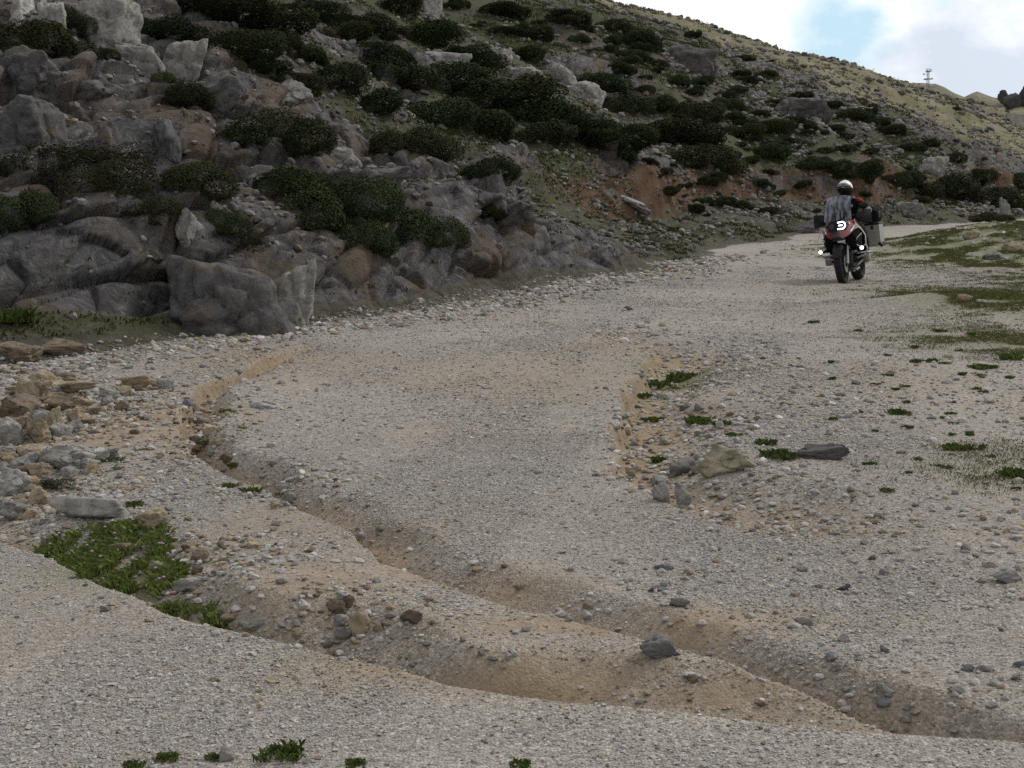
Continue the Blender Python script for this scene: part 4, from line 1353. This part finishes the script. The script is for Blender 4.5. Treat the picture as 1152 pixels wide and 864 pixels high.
def wheel(cy, rad, wid, front):
    prof = [(-wid * .30, rad * .74), (-wid * .47, rad * .80), (-wid * .52, rad * .88), (-wid * .40, rad * .965), (0, rad), (wid * .40, rad * .965), (wid * .52, rad * .88), (wid * .47, rad * .80), (wid * .30, rad * .74)]
    b = MB()
    b.lathe_x([(-wid * .33, rad * .72), (-wid * .33, rad * .77), (wid * .33, rad * .77), (wid * .33, rad * .72), (0, rad * .69)], 48, (0, cy, rad))
    b.lathe_x([(-.06, .02), (-.06, .055), (.06, .055), (.06, .02)], 20, (0, cy, rad))
    for k in range(18):
        a = 6.2832 * k / 18
        sx = .05 if k % 2 else -.05
        b.tube([(sx, cy + .05 * math.cos(a), rad + .05 * math.sin(a)), (sx * .3, cy + rad * .71 * math.cos(a + .12), rad + rad * .71 * math.sin(a + .12))], .004, 5)
    wobj = b.build('wheel', MB_['dark_metal'], bike)
    MB().lathe_x(prof, 96, (0, cy, rad), .012).build('tyre', MB_['rubber'], wobj, smooth=False)
    for sx in ((-1, 1) if front else (-1,)):
        MB().lathe_x([(sx * .075, .07), (sx * .075, .15), (sx * .081, .15), (sx * .081, .07)], 40, (0, cy, rad)).build('brake_disc', MB_['steel'], wobj)
    return wobj
FY, RY = -.78, .74
wheel(FY, .345, .125, True)
wheel(RY, .335, .175, False)
for sx in (-1, 1):
    f = MB().tube([(sx * .105, FY, .345), (sx * .105, FY + .17, .72)], .027, 14).build('fork_leg', MB_['steel'] if sx > 0 else MB_['dark_metal'], bike)
    MB().tube([(sx * .105, FY + .16, .70), (sx * .105, FY + .31, 1.05)], .033, 14).build('fork_tube', MB_['black'], f)
    MB().box((sx * .085, FY + .06, .36), (.035, .07, .10), bev=.01).build('brake_caliper', MB_['dark_metal'], f)
# mudguard over the front tyre
rows = []
for k in range(13):
    a = R(20 + 125 * k / 12)
    rows.append([(x, FY - math.cos(a) * (.372 - 2.2 * x * x), .345 + math.sin(a) * (.372 - 2.2 * x * x)) for x in np.linspace(-.075, .075, 7)])
MB().shell(rows, .006).build('front_mudguard', MB_['black'], bike)
# beak
MB().loft([[(-.035, -1.06, .80), (.035, -1.06, .80), (.04, -1.05, .83), (-.04, -1.05, .83)],
           [(-.09, -.92, .80), (.09, -.92, .80), (.10, -.92, .90), (-.10, -.92, .90)],
           [(-.15, -.72, .80), (.15, -.72, .80), (.16, -.72, 1.0), (-.16, -.72, 1.0)],
           [(-.18, -.50, .78), (.18, -.50, .78), (.20, -.50, 1.02), (-.20, -.50, 1.02)]]).build('beak', MB_['black'], bike)
for sx in (-1, 1):
    # red flank running from the beak tip up beside the headlamp to the tank
    MB().loft([[(sx * .045, -1.02, .835), (sx * .10, -.98, .79), (sx * .105, -.97, .81), (sx * .055, -1.01, .86)],
               [(sx * .13, -.86, .88), (sx * .19, -.80, .84), (sx * .195, -.79, .88), (sx * .15, -.84, .95)],
               [(sx * .18, -.66, .97), (sx * .255, -.60, .92), (sx * .26, -.59, .97), (sx * .21, -.63, 1.05)],
               [(sx * .20, -.38, 1.02), (sx * .29, -.34, .95), (sx * .29, -.33, 1.0), (sx * .23, -.36, 1.10)],
               [(sx * .17, -.08, 1.03), (sx * .24, -.05, .92), (sx * .24, -.04, .98), (sx * .18, -.06, 1.08)]]).build('side_fairing', MB_['red'], bike)
    # black radiator shroud below it
    MB().loft([[(sx * .12, -.70, .70), (sx * .25, -.64, .62), (sx * .27, -.62, .78), (sx * .18, -.68, .88)],
               [(sx * .14, -.45, .56), (sx * .31, -.44, .56), (sx * .34, -.43, .80), (sx * .24, -.46, .97)],
               [(sx * .12, -.12, .58), (sx * .27, -.10, .60), (sx * .28, -.10, .78), (sx * .20, -.12, .96)]]).build('shroud', MB_['bag'], bike)
    # crash bar: closed loop of white tube around the shroud with its lower leg
    cb = MB().tube([(sx * .27, -.52, .98), (sx * .36, -.55, .90), (sx * .415, -.55, .80), (sx * .41, -.56, .64), (sx * .33, -.58, .60), (sx * .25, -.60, .66), (sx * .27, -.60, .76), (sx * .36, -.58, .84)], .010, 10)
    cb.tube([(sx * .41, -.56, .64), (sx * .42, -.48, .56), (sx * .34, -.40, .46), (sx * .2, -.30, .42)], .013, 10)
    cb.build('crash_bar', MB_['bars'], bike)
    lp = MB().tube([(sx * .355, -.62, .59), (sx * .355, -.68, .59)], .036, 20, .043).build('fog_lamp', MB_['black'], bike)
    MB().tube([(sx * .355, -.681, .59), (sx * .355, -.687, .59)], .032, 20).build('lens', MB_['lamp'], lp)
    # boxer cylinder and its guard
    cy_ = MB().tube([(sx * .12, -.12, .42), (sx * .26, -.12, .42)], .085, 20)
    for k in range(5):
        cy_.tube([(sx * (.15 + .022 * k), -.12, .42), (sx * (.158 + .022 * k), -.12, .42)], .10, 20)
    cy_ = cy_.build('cylinder', MB_['dark_metal'], bike)
    MB().box((sx * .325, -.12, .42), (.13, .19, .19), bev=.035).build('rocker_cover', MB_['alu'], cy_)
    MB().tube([(sx * .20, -.34, .50), (sx * .38, -.26, .50), (sx * .43, -.12, .49), (sx * .36, .06, .47), (sx * .2, .12, .46)], .013, 10).build('engine_guard', MB_['steel'], bike)
    MB().tube([(sx * .27, -.20, .37), (sx * .20, -.34, .30), (sx * .10, -.33, .22), (sx * .08, -.1, .19), (sx * .10, .3, .22)], .021, 12).build('exhaust_header', MB_['steel'], bike)
    MB().tube([(sx * .14, .22, .33), (sx * .30, .22, .32)], .014, 10).build('footpeg', MB_['dark_metal'], bike)
    # handlebar half, guard, mirror
    hb = MB().tube([(sx * .0, -.36, 1.13), (sx * .15, -.36, 1.16), (sx * .27, -.30, 1.16), (sx * .44, -.22, 1.12)], .012, 10).build('handlebar', MB_['black'], bike)
    MB().tube([(sx * .31, -.285, 1.152), (sx * .43, -.225, 1.124)], .018, 12).build('grip', MB_['rubber'], hb)
    rows = []
    for k in range(9):
        u = k / 8
        x = sx * (.27 + .23 * u)
        y = -.40 - .05 * math.sin(u * 3.14) + .16 * u
        hgt = .055 + .06 * math.sin(min(u * 1.3 + .25, 1.5))
        rows.append([(x, y - .02 * math.cos(v * 3), 1.12 + v * hgt) for v in (-1, -.5, 0, .5, 1)])
    MB().shell(rows, .01).build('hand_guard', MB_['black'], bike)
    mr = MB().tube([(sx * .26, -.30, 1.17), (sx * .30, -.34, 1.26), (sx * .36, -.36, 1.30)], .008, 8)
    mr.ball((sx * .40, -.37, 1.32), (.085, .022, .045), (0, 0, sx * .2))
    mr.build('mirror', MB_['black'], bike)
    MB().box((sx * .41, -.395, 1.24), (.03, .03, .022), bev=.006).build('turn_signal', MB_['black'], bike)
for sx in (-1, 1):
    MB().loft([[(sx * .20, -.775, .885), (sx * .225, -.755, .885), (sx * .225, -.755, .90), (sx * .20, -.775, .90)], [(sx * .262, -.60, .975), (sx * .268, -.595, .965), (sx * .268, -.595, .99), (sx * .262, -.60, .995)]]).build('fairing_flash', MB_['bars'], bike)
    MB().tube([(sx * .20, -.62, .96), (sx * .30, -.60, .99), (sx * .36, -.57, .93)], .008, 8).build('flank_bar', MB_['bars'], bike)
MB().box((0, FY - .02, .775), (.20, .05, .05), bev=.012).build('fork_brace', MB_['dark_metal'], bike)
# headlamp: dark twin housing, one daylight strip lit on its left eye
hl = MB().loft([[(-.155, -.865, .93), (.155, -.865, .93), (.175, -.835, 1.03), (.12, -.80, 1.10), (-.12, -.80, 1.10), (-.175, -.835, 1.03)],
                [(-.165, -.72, .93), (.165, -.72, .93), (.185, -.70, 1.03), (.13, -.68, 1.12), (-.13, -.68, 1.12), (-.185, -.70, 1.03)]]).build('headlight', MB_['visor'], bike)
def lamp_pt(x, z):
    return (x, -.872 + max(0, z - .93) * .42, z)
st = MB()
for a, b in (((.012, 1.062), (.105, 1.070)), ((.105, 1.070), (.142, 1.035)), ((.142, 1.035), (.142, .985)), ((.142, .985), (.105, .952)), ((.105, .952), (.012, .955)), ((.03, 1.012), (.098, 1.012))):
    st.tube([lamp_pt(*a), lamp_pt(*b)], .0125, 8)
st.build('daylight_strip', MB_['lamp'], hl)
MB().tube([lamp_pt(-.085, 1.005), (-.085, -.86, 1.003)], .045, 20).build('lamp_lens', MB_['dark_metal'], hl)
# screen
rows = []
for k in range(15):
    u = k / 14
    rows.append([(x * (1 - .10 * u - .22 * max(0, u - .75)), -.76 + .36 * u + (.42 - .1 * u) * x * x * 3.2 - .06 * math.sin(u * 3.14), 1.10 + .43 * u - .10 * x * x * u * 6) for x in np.linspace(-.235, .235, 13)])
MB().shell(rows, .005).build('windscreen', MB_['screen'], bike)
MB().box((0, -.52, 1.13), (.22, .12, .10), (-.5, 0, 0), .02).build('dashboard', MB_['black'], bike)
MB().box((.02, -.50, 1.25), (.15, .03, .11), (-.35, 0, 0), .01).build('navigation_screen', MB_['gloss'], bike)
MB().tube([(-.12, -.50, 1.08), (-.13, -.46, 1.30)], .012, 8).tube([(.12, -.50, 1.08), (.13, -.46, 1.30)], .012, 8).build('screen_bracket', MB_['black'], bike)
# tank, seat, frame, engine, tail
def ring(y, w_, z0, z1, n=16):
    return [(math.copysign(abs(math.cos(a)) ** .7, math.cos(a)) * w_, y, (z0 + z1) / 2 + math.copysign(abs(math.sin(a)) ** .7, math.sin(a)) * (z1 - z0) / 2) for a in np.linspace(0, 6.2832, n, endpoint=False)]
MB().loft([ring(-.50, .17, .80, 1.06), ring(-.34, .225, .76, 1.12), ring(-.10, .215, .74, 1.09), ring(.10, .15, .74, .96), ring(.20, .11, .74, .90)]).build('fuel_tank', MB_['red'], bike)
MB().loft([ring(.10, .10, .80, .93), ring(.25, .155, .80, .90), ring(.50, .17, .81, .91), ring(.62, .15, .84, .96), ring(.92, .14, .86, .97)]).build('seat', MB_['black'], bike)
MB().box((0, -.08, .42), (.26, .46, .34), (0, 0, 0), .04).box((0, -.2, .22), (.26, .50, .03), (-.12, 0, 0), .01).build('engine', MB_['dark_metal'], bike)
MB().tube([(0, .15, .42), (.09, .45, .36), (.10, RY, .335)], .045, 12).build('swingarm', MB_['dark_metal'], bike)
MB().tube([(-.10, .1, .80), (-.12, .6, .84), (-.12, 1.0, .92)], .016, 8).tube([(.10, .1, .80), (.12, .6, .84), (.12, 1.0, .92)], .016, 8).tube([(-.12, 1.0, .92), (.12, 1.0, .92)], .016, 8).build('rear_frame', MB_['steel'], bike)
rows = []
for k in range(9):
    a = R(60 + 95 * k / 8)
    rows.append([(x, RY - math.cos(a) * .40, .335 + math.sin(a) * .40) for x in np.linspace(-.09, .09, 5)])
MB().shell(rows, .008).build('rear_mudguard', MB_['black'], bike)
MB().tube([(-.17, .35, .36), (-.21, .62, .50), (-.21, .92, .58)], .05, 16, .058).build('silencer', MB_['alu'], bike)
# aluminium side cases
for sx in (-1, 1):
    pn = MB().loft([[(sx * .255, .42, .56), (sx * .44, .46, .56), (sx * .50, .46, .63), (sx * .50, .44, .945), (sx * .255, .40, .945)],
                    [(sx * .255, .88, .56), (sx * .44, .88, .56), (sx * .50, .88, .63), (sx * .50, .90, .945), (sx * .255, .90, .945)]]).build('pannier', MB_['alu'], bike, smooth=False)
    MB().box((sx * .378, .65, .966), (.262, .52, .04), bev=.012).build('pannier_lid', MB_['black'], pn)
    MB().box((sx * .50, .445, .585), (.05, .05, .09), (0, sx * -.6, 0), .01).build('corner_guard', MB_['black'], pn)
    MB().box((sx * .38, .412, .90), (.05, .02, .06), bev=.006).build('latch', MB_['black'], pn)
    MB().tube([(sx * .14, .5, .86), (sx * .25, .5, .86), (sx * .25, .85, .86), (sx * .14, .85, .86)], .012, 8).build('pannier_rack', MB_['steel'], bike)

# bags strapped on top: they rest on the motorcycle
bag = MB()
bag.loft([ring(.36, .10, 1.00, 1.12), ring(.40, .15, .988, 1.22), ring(.52, .165, .988, 1.27), ring(.78, .165, .988, 1.27), ring(.92, .15, .988, 1.23), ring(.96, .10, 1.0, 1.12)])
bg_ = bag.build('luggage_bag', MB_['bag'])
for yy in (.52, .78):
    MB().loft([[(math.cos(a) * .170, yy - .018, 1.13 + math.sin(a) * .149) for a in np.linspace(-.6, 3.75, 20)], [(math.cos(a) * .170, yy + .018, 1.13 + math.sin(a) * .149) for a in np.linspace(-.6, 3.75, 20)]], False).build('strap', MB_['grey'] if yy < .6 else MB_['black'], bg_)
bm_x = Matrix.Translation(BIKE_LOC) @ BROT.to_matrix().to_4x4()
bg_.matrix_world = bm_x @ Matrix.Translation((.355, 0, 0))
tag(bg_, 'black soft bag strapped on the lid of the aluminium side case', 'bag')

# ------------------------------------------------------------------ rider
def skin_mesh(name, chains, sub=2):
    """chains: list of lists of (pos, radius); equal points are merged into joints"""
    me = bpy.data.meshes.new(name)
    pts, rad, ed, key = [], [], [], {}
    for ch in chains:
        last = None
        for p, q in ch:
            kk = tuple(round(v, 4) for v in p)
            if kk not in key:
                key[kk] = len(pts); pts.append(p); rad.append(q)
            if last is not None and last != key[kk]:
                ed.append((last, key[kk]))
            last = key[kk]
    me.from_pydata(pts, ed, [])
    o = bpy.data.objects.new(name, me)
    COL.objects.link(o)
    sk = o.modifiers.new('skin', 'SKIN')
    sk.use_smooth_shade = True
    for i_, v in enumerate(me.skin_vertices[0].data):
        q = rad[i_]
        v.radius = q if isinstance(q, tuple) else (q, q)
        v.use_root = i_ == 0
    ss = o.modifiers.new('sub', 'SUBSURF')
    ss.levels = ss.render_levels = sub
    bpy.context.view_layer.update()
    dg = bpy.context.evaluated_depsgraph_get()
    me2 = bpy.data.meshes.new_from_object(o.evaluated_get(dg))
    bpy.data.objects.remove(o)
    bpy.data.meshes.remove(me)
    me2.name = name
    return me2
rider = empty('person', BIKE_LOC, BROT)
pel = (0.02, .30, .98)
ch = [[(pel, (.17, .14)), ((.02, .27, 1.10), (.155, .125)), ((.025, .23, 1.24), (.175, .13)), ((.03, .20, 1.37), (.18, .12)), ((.03, .19, 1.44), (.10, .09)), ((.03, .17, 1.50), (.062, .062)), ((.03, .16, 1.57), (.075, .085)), ((.03, .155, 1.65), (.085, .095)), ((.03, .16, 1.70), (.06, .07))]]
for sx in (-1, 1):
    sh, el, wr = (.03 + sx * .20, .18, 1.385), (.02 + sx * .40, .02, 1.20), (sx * .40, -.21, 1.155)
    ch.append([((.03, .20, 1.37), (.18, .12)), (sh, .075), ((.03 + sx * .31, .10, 1.29), .066), (el, .058), ((.0 + sx * .41, -.10, 1.175), .052), (wr, .036), ((sx * .385, -.245, 1.158), (.040, .026))])
    for f_ in range(4):                         # four fingers closing round the grip
        bx_ = sx * (.425 - .026 * f_)
        oy = -.235 - .013 * f_ * 1.0
        zz = 1.128 + .006 * f_
        L_ = (.9, 1.0, 1.08, .98)[f_]
        ch.append([((sx * .385, -.245, 1.158), (.040, .026)), ((bx_, oy - .028, zz + .040), .0095), ((bx_, oy - .048 * L_, zz + .018), .009), ((bx_, oy - .030 * L_, zz - .016), .0085), ((bx_, oy + .002, zz - .020), .008)])
    ch.append([((sx * .385, -.245, 1.158), (.040, .026)), ((sx * .345, -.235, 1.140), .012), ((sx * .330, -.262, 1.128), .011), ((sx * .335, -.288, 1.128), .010)])
    hp, kn, an = (.02 + sx * .10, .24, .96), (sx * .31, -.12, .80), (sx * .27, .20, .40)
    ch.append([(pel, (.17, .14)), (hp, .105), ((sx * .23, .06, .90), .092), (kn, .072), ((sx * .30, .05, .60), .066), (an, .05), ((sx * .275, .17, .355), .05), ((sx * .285, .06, .345), .045), ((sx * .29, -.02, .34), .035)])
body = skin_mesh('body', ch)
body.materials.append(MB_['jacket'])
ob = put('body', body, None, rider)
hm = bmesh.new()
bmesh.ops.create_icosphere(hm, subdivisions=4, radius=1)
for v in hm.verts:
    c_ = v.co
    f_ = max(0, -c_.y)
    z_ = c_.z
    v.co = Vector((c_.x * .132 * (1 - .10 * max(0, -z_)), c_.y * .165 - .02 * f_ * max(0, -z_ + .2), z_ * .150))
me = bpy.data.meshes.new('helmet'); hm.to_mesh(me); hm.free()
me.materials.append(MB_['helmet'])
he = put('helmet', me, None, rider)
he.location = (.03, .145, 1.645)
def patch_on(name, m, u0, u1, v0, v1, off, parent, n=14, thick=.004):
    rows = []
    for i_ in range(n):
        el_ = R(v0 + (v1 - v0) * i_ / (n - 1))
        rows.append([((.132 + off) * math.cos(el_) * math.sin(R(az)), -(.165 + off) * math.cos(el_) * math.cos(R(az)) - .012 * max(0, -math.sin(el_) + .2) * math.cos(R(az)), (.150 + off) * math.sin(el_)) for az in np.linspace(u0, u1, n)])
    return MB().shell(rows, thick).build(name, m, parent)
patch_on('visor', MB_['visor'], -72, 72, -40, 6, .006, he)
patch_on('lower_shell', MB_['bag'], -179, 179, -80, -4, .003, he, 22)
patch_on('chin_bar', MB_['black'], -88, 88, -74, -41, .010, he)
patch_on('brow_stripe', MB_['black'], -60, 60, 8, 18, .004, he)
patch_on('front_badge', MB_['grey'], -9, 9, 9, 26, .008, he, 6)
rows = []
for k in range(6):
    u = k / 5
    rows.append([(x * (1 - .22 * u), -.140 - .11 * u + x * x * 3.0, .070 + .028 * math.sin(u * 1.5) - x * x * 1.6) for x in np.linspace(-.10, .10, 9)])
MB().shell(rows, .006).build('helmet_peak', MB_['helmet'], he)
for sx in (-1, 1):
    MB().ball((.03 + sx * .225, .165, 1.405), (.075, .072, .045), (0, sx * .5, 0)).build('shoulder_patch', MB_['redtex'] if sx > 0 else MB_['jacket'], ob)
    MB().ball((.02 + sx * .402, .0, 1.212), (.055, .062, .062), (0, 0, 0)).build('elbow_patch', MB_['grey'], ob)
MB().box((.03, .06, 1.33), (.24, .03, .05), (.1, 0, 0), .012).build('chest_stripe', MB_['grey'], ob)
tag(rider, 'rider in a black suit and white helmet sitting astride the motorcycle', 'person')

# ------------------------------------------------------------------ mast on the far ridge
h_ = cast(1046, 100)
mast_d = h_[2]
u_ = mast_d / FPX
mast = empty('antenna_mast', h_[0] + Vector((0, 2.0, -.2)))
tag(mast, 'small lattice antenna mast standing on the far ridge', 'antenna mast')
Hm = 23 * u_
b = MB()
ww = 1.3 * u_
for sx in (-1, 1):
    for sy in (-1, 1):
        b.tube([(sx * ww, sy * ww, -.3), (sx * ww * .6, sy * ww * .6, Hm * .92)], .16 * u_, 6)
for k in range(9):
    z0, z1 = Hm * .1 * k, Hm * .1 * (k + 1)
    w0, w1 = ww * (1 - .42 * k / 9), ww * (1 - .42 * (k + 1) / 9)
    sg = 1 if k % 2 else -1
    for sy in (-1, 1):
        b.tube([(-w0 * sg, sy * w0, z0), (w1 * sg, sy * w1, z1)], .1 * u_, 5)
        b.tube([(sy * w0, -w0 * sg, z0), (sy * w1, w1 * sg, z1)], .1 * u_, 5)
b.build('lattice_tower', MB_['galv'], mast)
for z_, r_2 in ((.52, 4.2), (.86, 2.6)):
    MB().box((0, 0, Hm * z_), (r_2 * 2 * u_, r_2 * 1.3 * u_, .5 * u_), bev=.05 * u_).build('platform', MB_['galv'], mast)
for k, (x, z_, l_) in enumerate(((-2.2, .82, 4.2), (-1.0, .84, 4.6), (.6, .84, 5), (1.8, .84, 4.2), (3.1, .86, 3.4))):
    MB().box((x * u_, -.8 * u_, Hm * z_ + l_ * u_ * .35), (.6 * u_, .5 * u_, l_ * u_ * .8), bev=.1 * u_).build('panel_antenna', MB_['galv'], mast)
for x, z_ in ((-4.6, .74), (4.4, .54), (-3.2, .5)):
    d_ = MB()
    d_.tube([(0, 0, Hm * z_), (x * u_, 0, Hm * z_)], .15 * u_, 5)
    d_.tube([(x * u_, -.2 * u_, Hm * z_), (x * u_, -.8 * u_, Hm * z_)], .9 * u_, 14, .5 * u_)
    d_.build('dish', MB_['galv'], mast)

# concrete block wall by the cut on the far slope
h_ = cast(1143, 141)
u_ = h_[2] / FPX
cw = MB()
cw.loft([[(-9 * u_, -3 * u_, -4 * u_), (10 * u_, -3 * u_, -4 * u_), (10 * u_, 4 * u_, -4 * u_), (-9 * u_, 4 * u_, -4 * u_)],
         [(-9.5 * u_, 0, 13 * u_), (10 * u_, 0, 11 * u_), (10 * u_, 4 * u_, 11 * u_), (-9.5 * u_, 4 * u_, 13 * u_)]])
cwo = cw.build('concrete_wall', MB_['concrete'], None, smooth=False)
cwo.location = h_[0]
tag(cwo, 'pale concrete retaining wall on the far dry slope at the right edge', 'wall')
print('bike', round(time.time() - T0, 1))

# ------------------------------------------------------------------ light
SUN_EL, SUN_AZ = R(46), R(62)          # azimuth clockwise from the view direction (+Y)
w = bpy.data.worlds.new('World')
scene.world = w
w.use_nodes = True
t = w.node_tree
bg = t.nodes['Background']
def wn(tp, **k):
    x = t.nodes.new(tp)
    for a, b in k.items():
        setattr(x, a, b)
    return x
sky = wn('ShaderNodeTexSky', sky_type='NISHITA')
sky.sun_disc = False
sky.sun_elevation = SUN_EL
sky.sun_rotation = SUN_AZ
tc = wn('ShaderNodeTexCoord')
mp = wn('ShaderNodeMapping')
mp.inputs['Scale'].default_value = (1, 1, 1.7)
t.links.new(tc.outputs['Generated'], mp.inputs['Vector'])
def wnoise(sc, det, loc=(0, 0, 0)):
    m2 = wn('ShaderNodeMapping')
    m2.inputs['Location'].default_value = loc
    t.links.new(mp.outputs[0], m2.inputs['Vector'])
    x = wn('ShaderNodeTexNoise')
    x.inputs['Scale'].default_value = sc
    x.inputs['Detail'].default_value = det
    x.inputs['Roughness'].default_value = .55
    t.links.new(m2.outputs[0], x.inputs['Vector'])
    return x.outputs['Fac']
def wmath(op, a, b=0., clamp=False):
    x = wn('ShaderNodeMath', operation=op, use_clamp=clamp)
    for i, v in enumerate((a, b)):
        if hasattr(v, 'node'):
            t.links.new(v, x.inputs[i])
        else:
            x.inputs[i].default_value = v
    return x.outputs[0]
def wblob(px, py, rad):                # 1 at a direction, 0 outside rad
    d = ray(px, py).normalized()
    x = wn('ShaderNodeVectorMath', operation='DISTANCE')
    nv = wn('ShaderNodeVectorMath', operation='NORMALIZE')
    t.links.new(tc.outputs['Generated'], nv.inputs[0])
    t.links.new(nv.outputs[0], x.inputs[0])
    x.inputs[1].default_value = d
    return wmath('SUBTRACT', 1.0, wmath('DIVIDE', x.outputs['Value'], rad), True)
def wramp(fac, stops):
    x = wn('ShaderNodeValToRGB')
    e = x.color_ramp.elements
    while len(e) < len(stops):
        e.new(.5)
    for i, (p, c) in enumerate(stops):
        e[i].position = p
        e[i].color = (*c, 1)
    t.links.new(fac, x.inputs['Fac'])
    return x.outputs['Color']
def wmix(fac, a, b):
    x = wn('ShaderNodeMix', data_type='RGBA')
    for s_, v in ((x.inputs[0], fac), (x.inputs[6], a), (x.inputs[7], b)):
        if hasattr(v, 'node'):
            t.links.new(v, s_)
        else:
            s_.default_value = v if not isinstance(v, tuple) else (*v, 1)
    return x.outputs[2]
n_a = wnoise(7, 7)
n_b = wnoise(3.2, 6, (4, 2, 1))
blue = wmath('ADD', wmath('MULTIPLY', wblob(975, 20, .075), .42), wmath('MULTIPLY', wblob(925, 56, .055), .34))
n_c = wnoise(16, 8, (2, 7, 3))
hole = wmath('SUBTRACT', wmath('ADD', blue, wmath('ADD', wmath('MULTIPLY', wmath('SUBTRACT', n_a, .5), .9), wmath('MULTIPLY', wmath('SUBTRACT', n_c, .5), .9))), .24)
cover = wmath('SUBTRACT', 1.0, wmath('MULTIPLY', hole, 3.2, True), True)
grey = wmath('ADD', wmath('ADD', wmath('MULTIPLY', wblob(1085, 80, .11), .95), wmath('MULTIPLY', wblob(1160, 10, .10), .6)), wmath('MULTIPLY', wmath('SUBTRACT', n_b, .5), 1.6))
grey = wmath('ADD', grey, wmath('MULTIPLY', wmath('SUBTRACT', wnoise(11, 9, (5, 1, 8)), .52), 2.6))
CL = 10.0
brt = wmath('ADD', .56, wmath('MULTIPLY', wblob(1500, -100, 1.25), .62, True))    # the bright side of the overcast is round the hidden sun, the rest is duller
cloud = wramp(grey, [(.1, (1.0, 1.0, 1.0)), (.4, (.77, .81, .87)), (.75, (.60, .66, .75))])
cs = wn('ShaderNodeVectorMath', operation='SCALE')
t.links.new(cloud, cs.inputs[0])
t.links.new(wmath('MULTIPLY', brt, CL * 1.12), cs.inputs['Scale'])
nb = wn('ShaderNodeMix', data_type='RGBA', blend_type='MIX')
bl = wmix(.92, sky.outputs[0], (CL * .60, CL * .83, CL * .97))
full = wmix(cover, bl, cs.outputs[0])
t.links.new(full, bg.inputs['Color'])
bg.inputs['Strength'].default_value = 0.10

sd = bpy.data.lights.new('sun', 'SUN')
sd.energy = 1.5
sd.angle = R(11)
sd.color = (1.0, .96, .9)
so = bpy.data.objects.new('sun', sd)
COL.objects.link(so)
sdir = Vector((math.sin(SUN_AZ) * math.cos(SUN_EL), math.cos(SUN_AZ) * math.cos(SUN_EL), math.sin(SUN_EL)))
so.rotation_euler = sdir.to_track_quat('Z', 'Y').to_euler()
so.location = (30, 20, 60)

vs = scene.view_settings
vs.view_transform = 'Standard'
vs.look = 'None'
vs.exposure = 0.0
vs.gamma = 1
vs.use_curve_mapping = False
scene.cycles.max_bounces = 6
scene.cycles.diffuse_bounces = 3
scene.cycles.transparent_max_bounces = 12
scene.cycles.use_denoising = False
print('script', round(time.time() - T0, 1), 'objects', len(scene.objects))
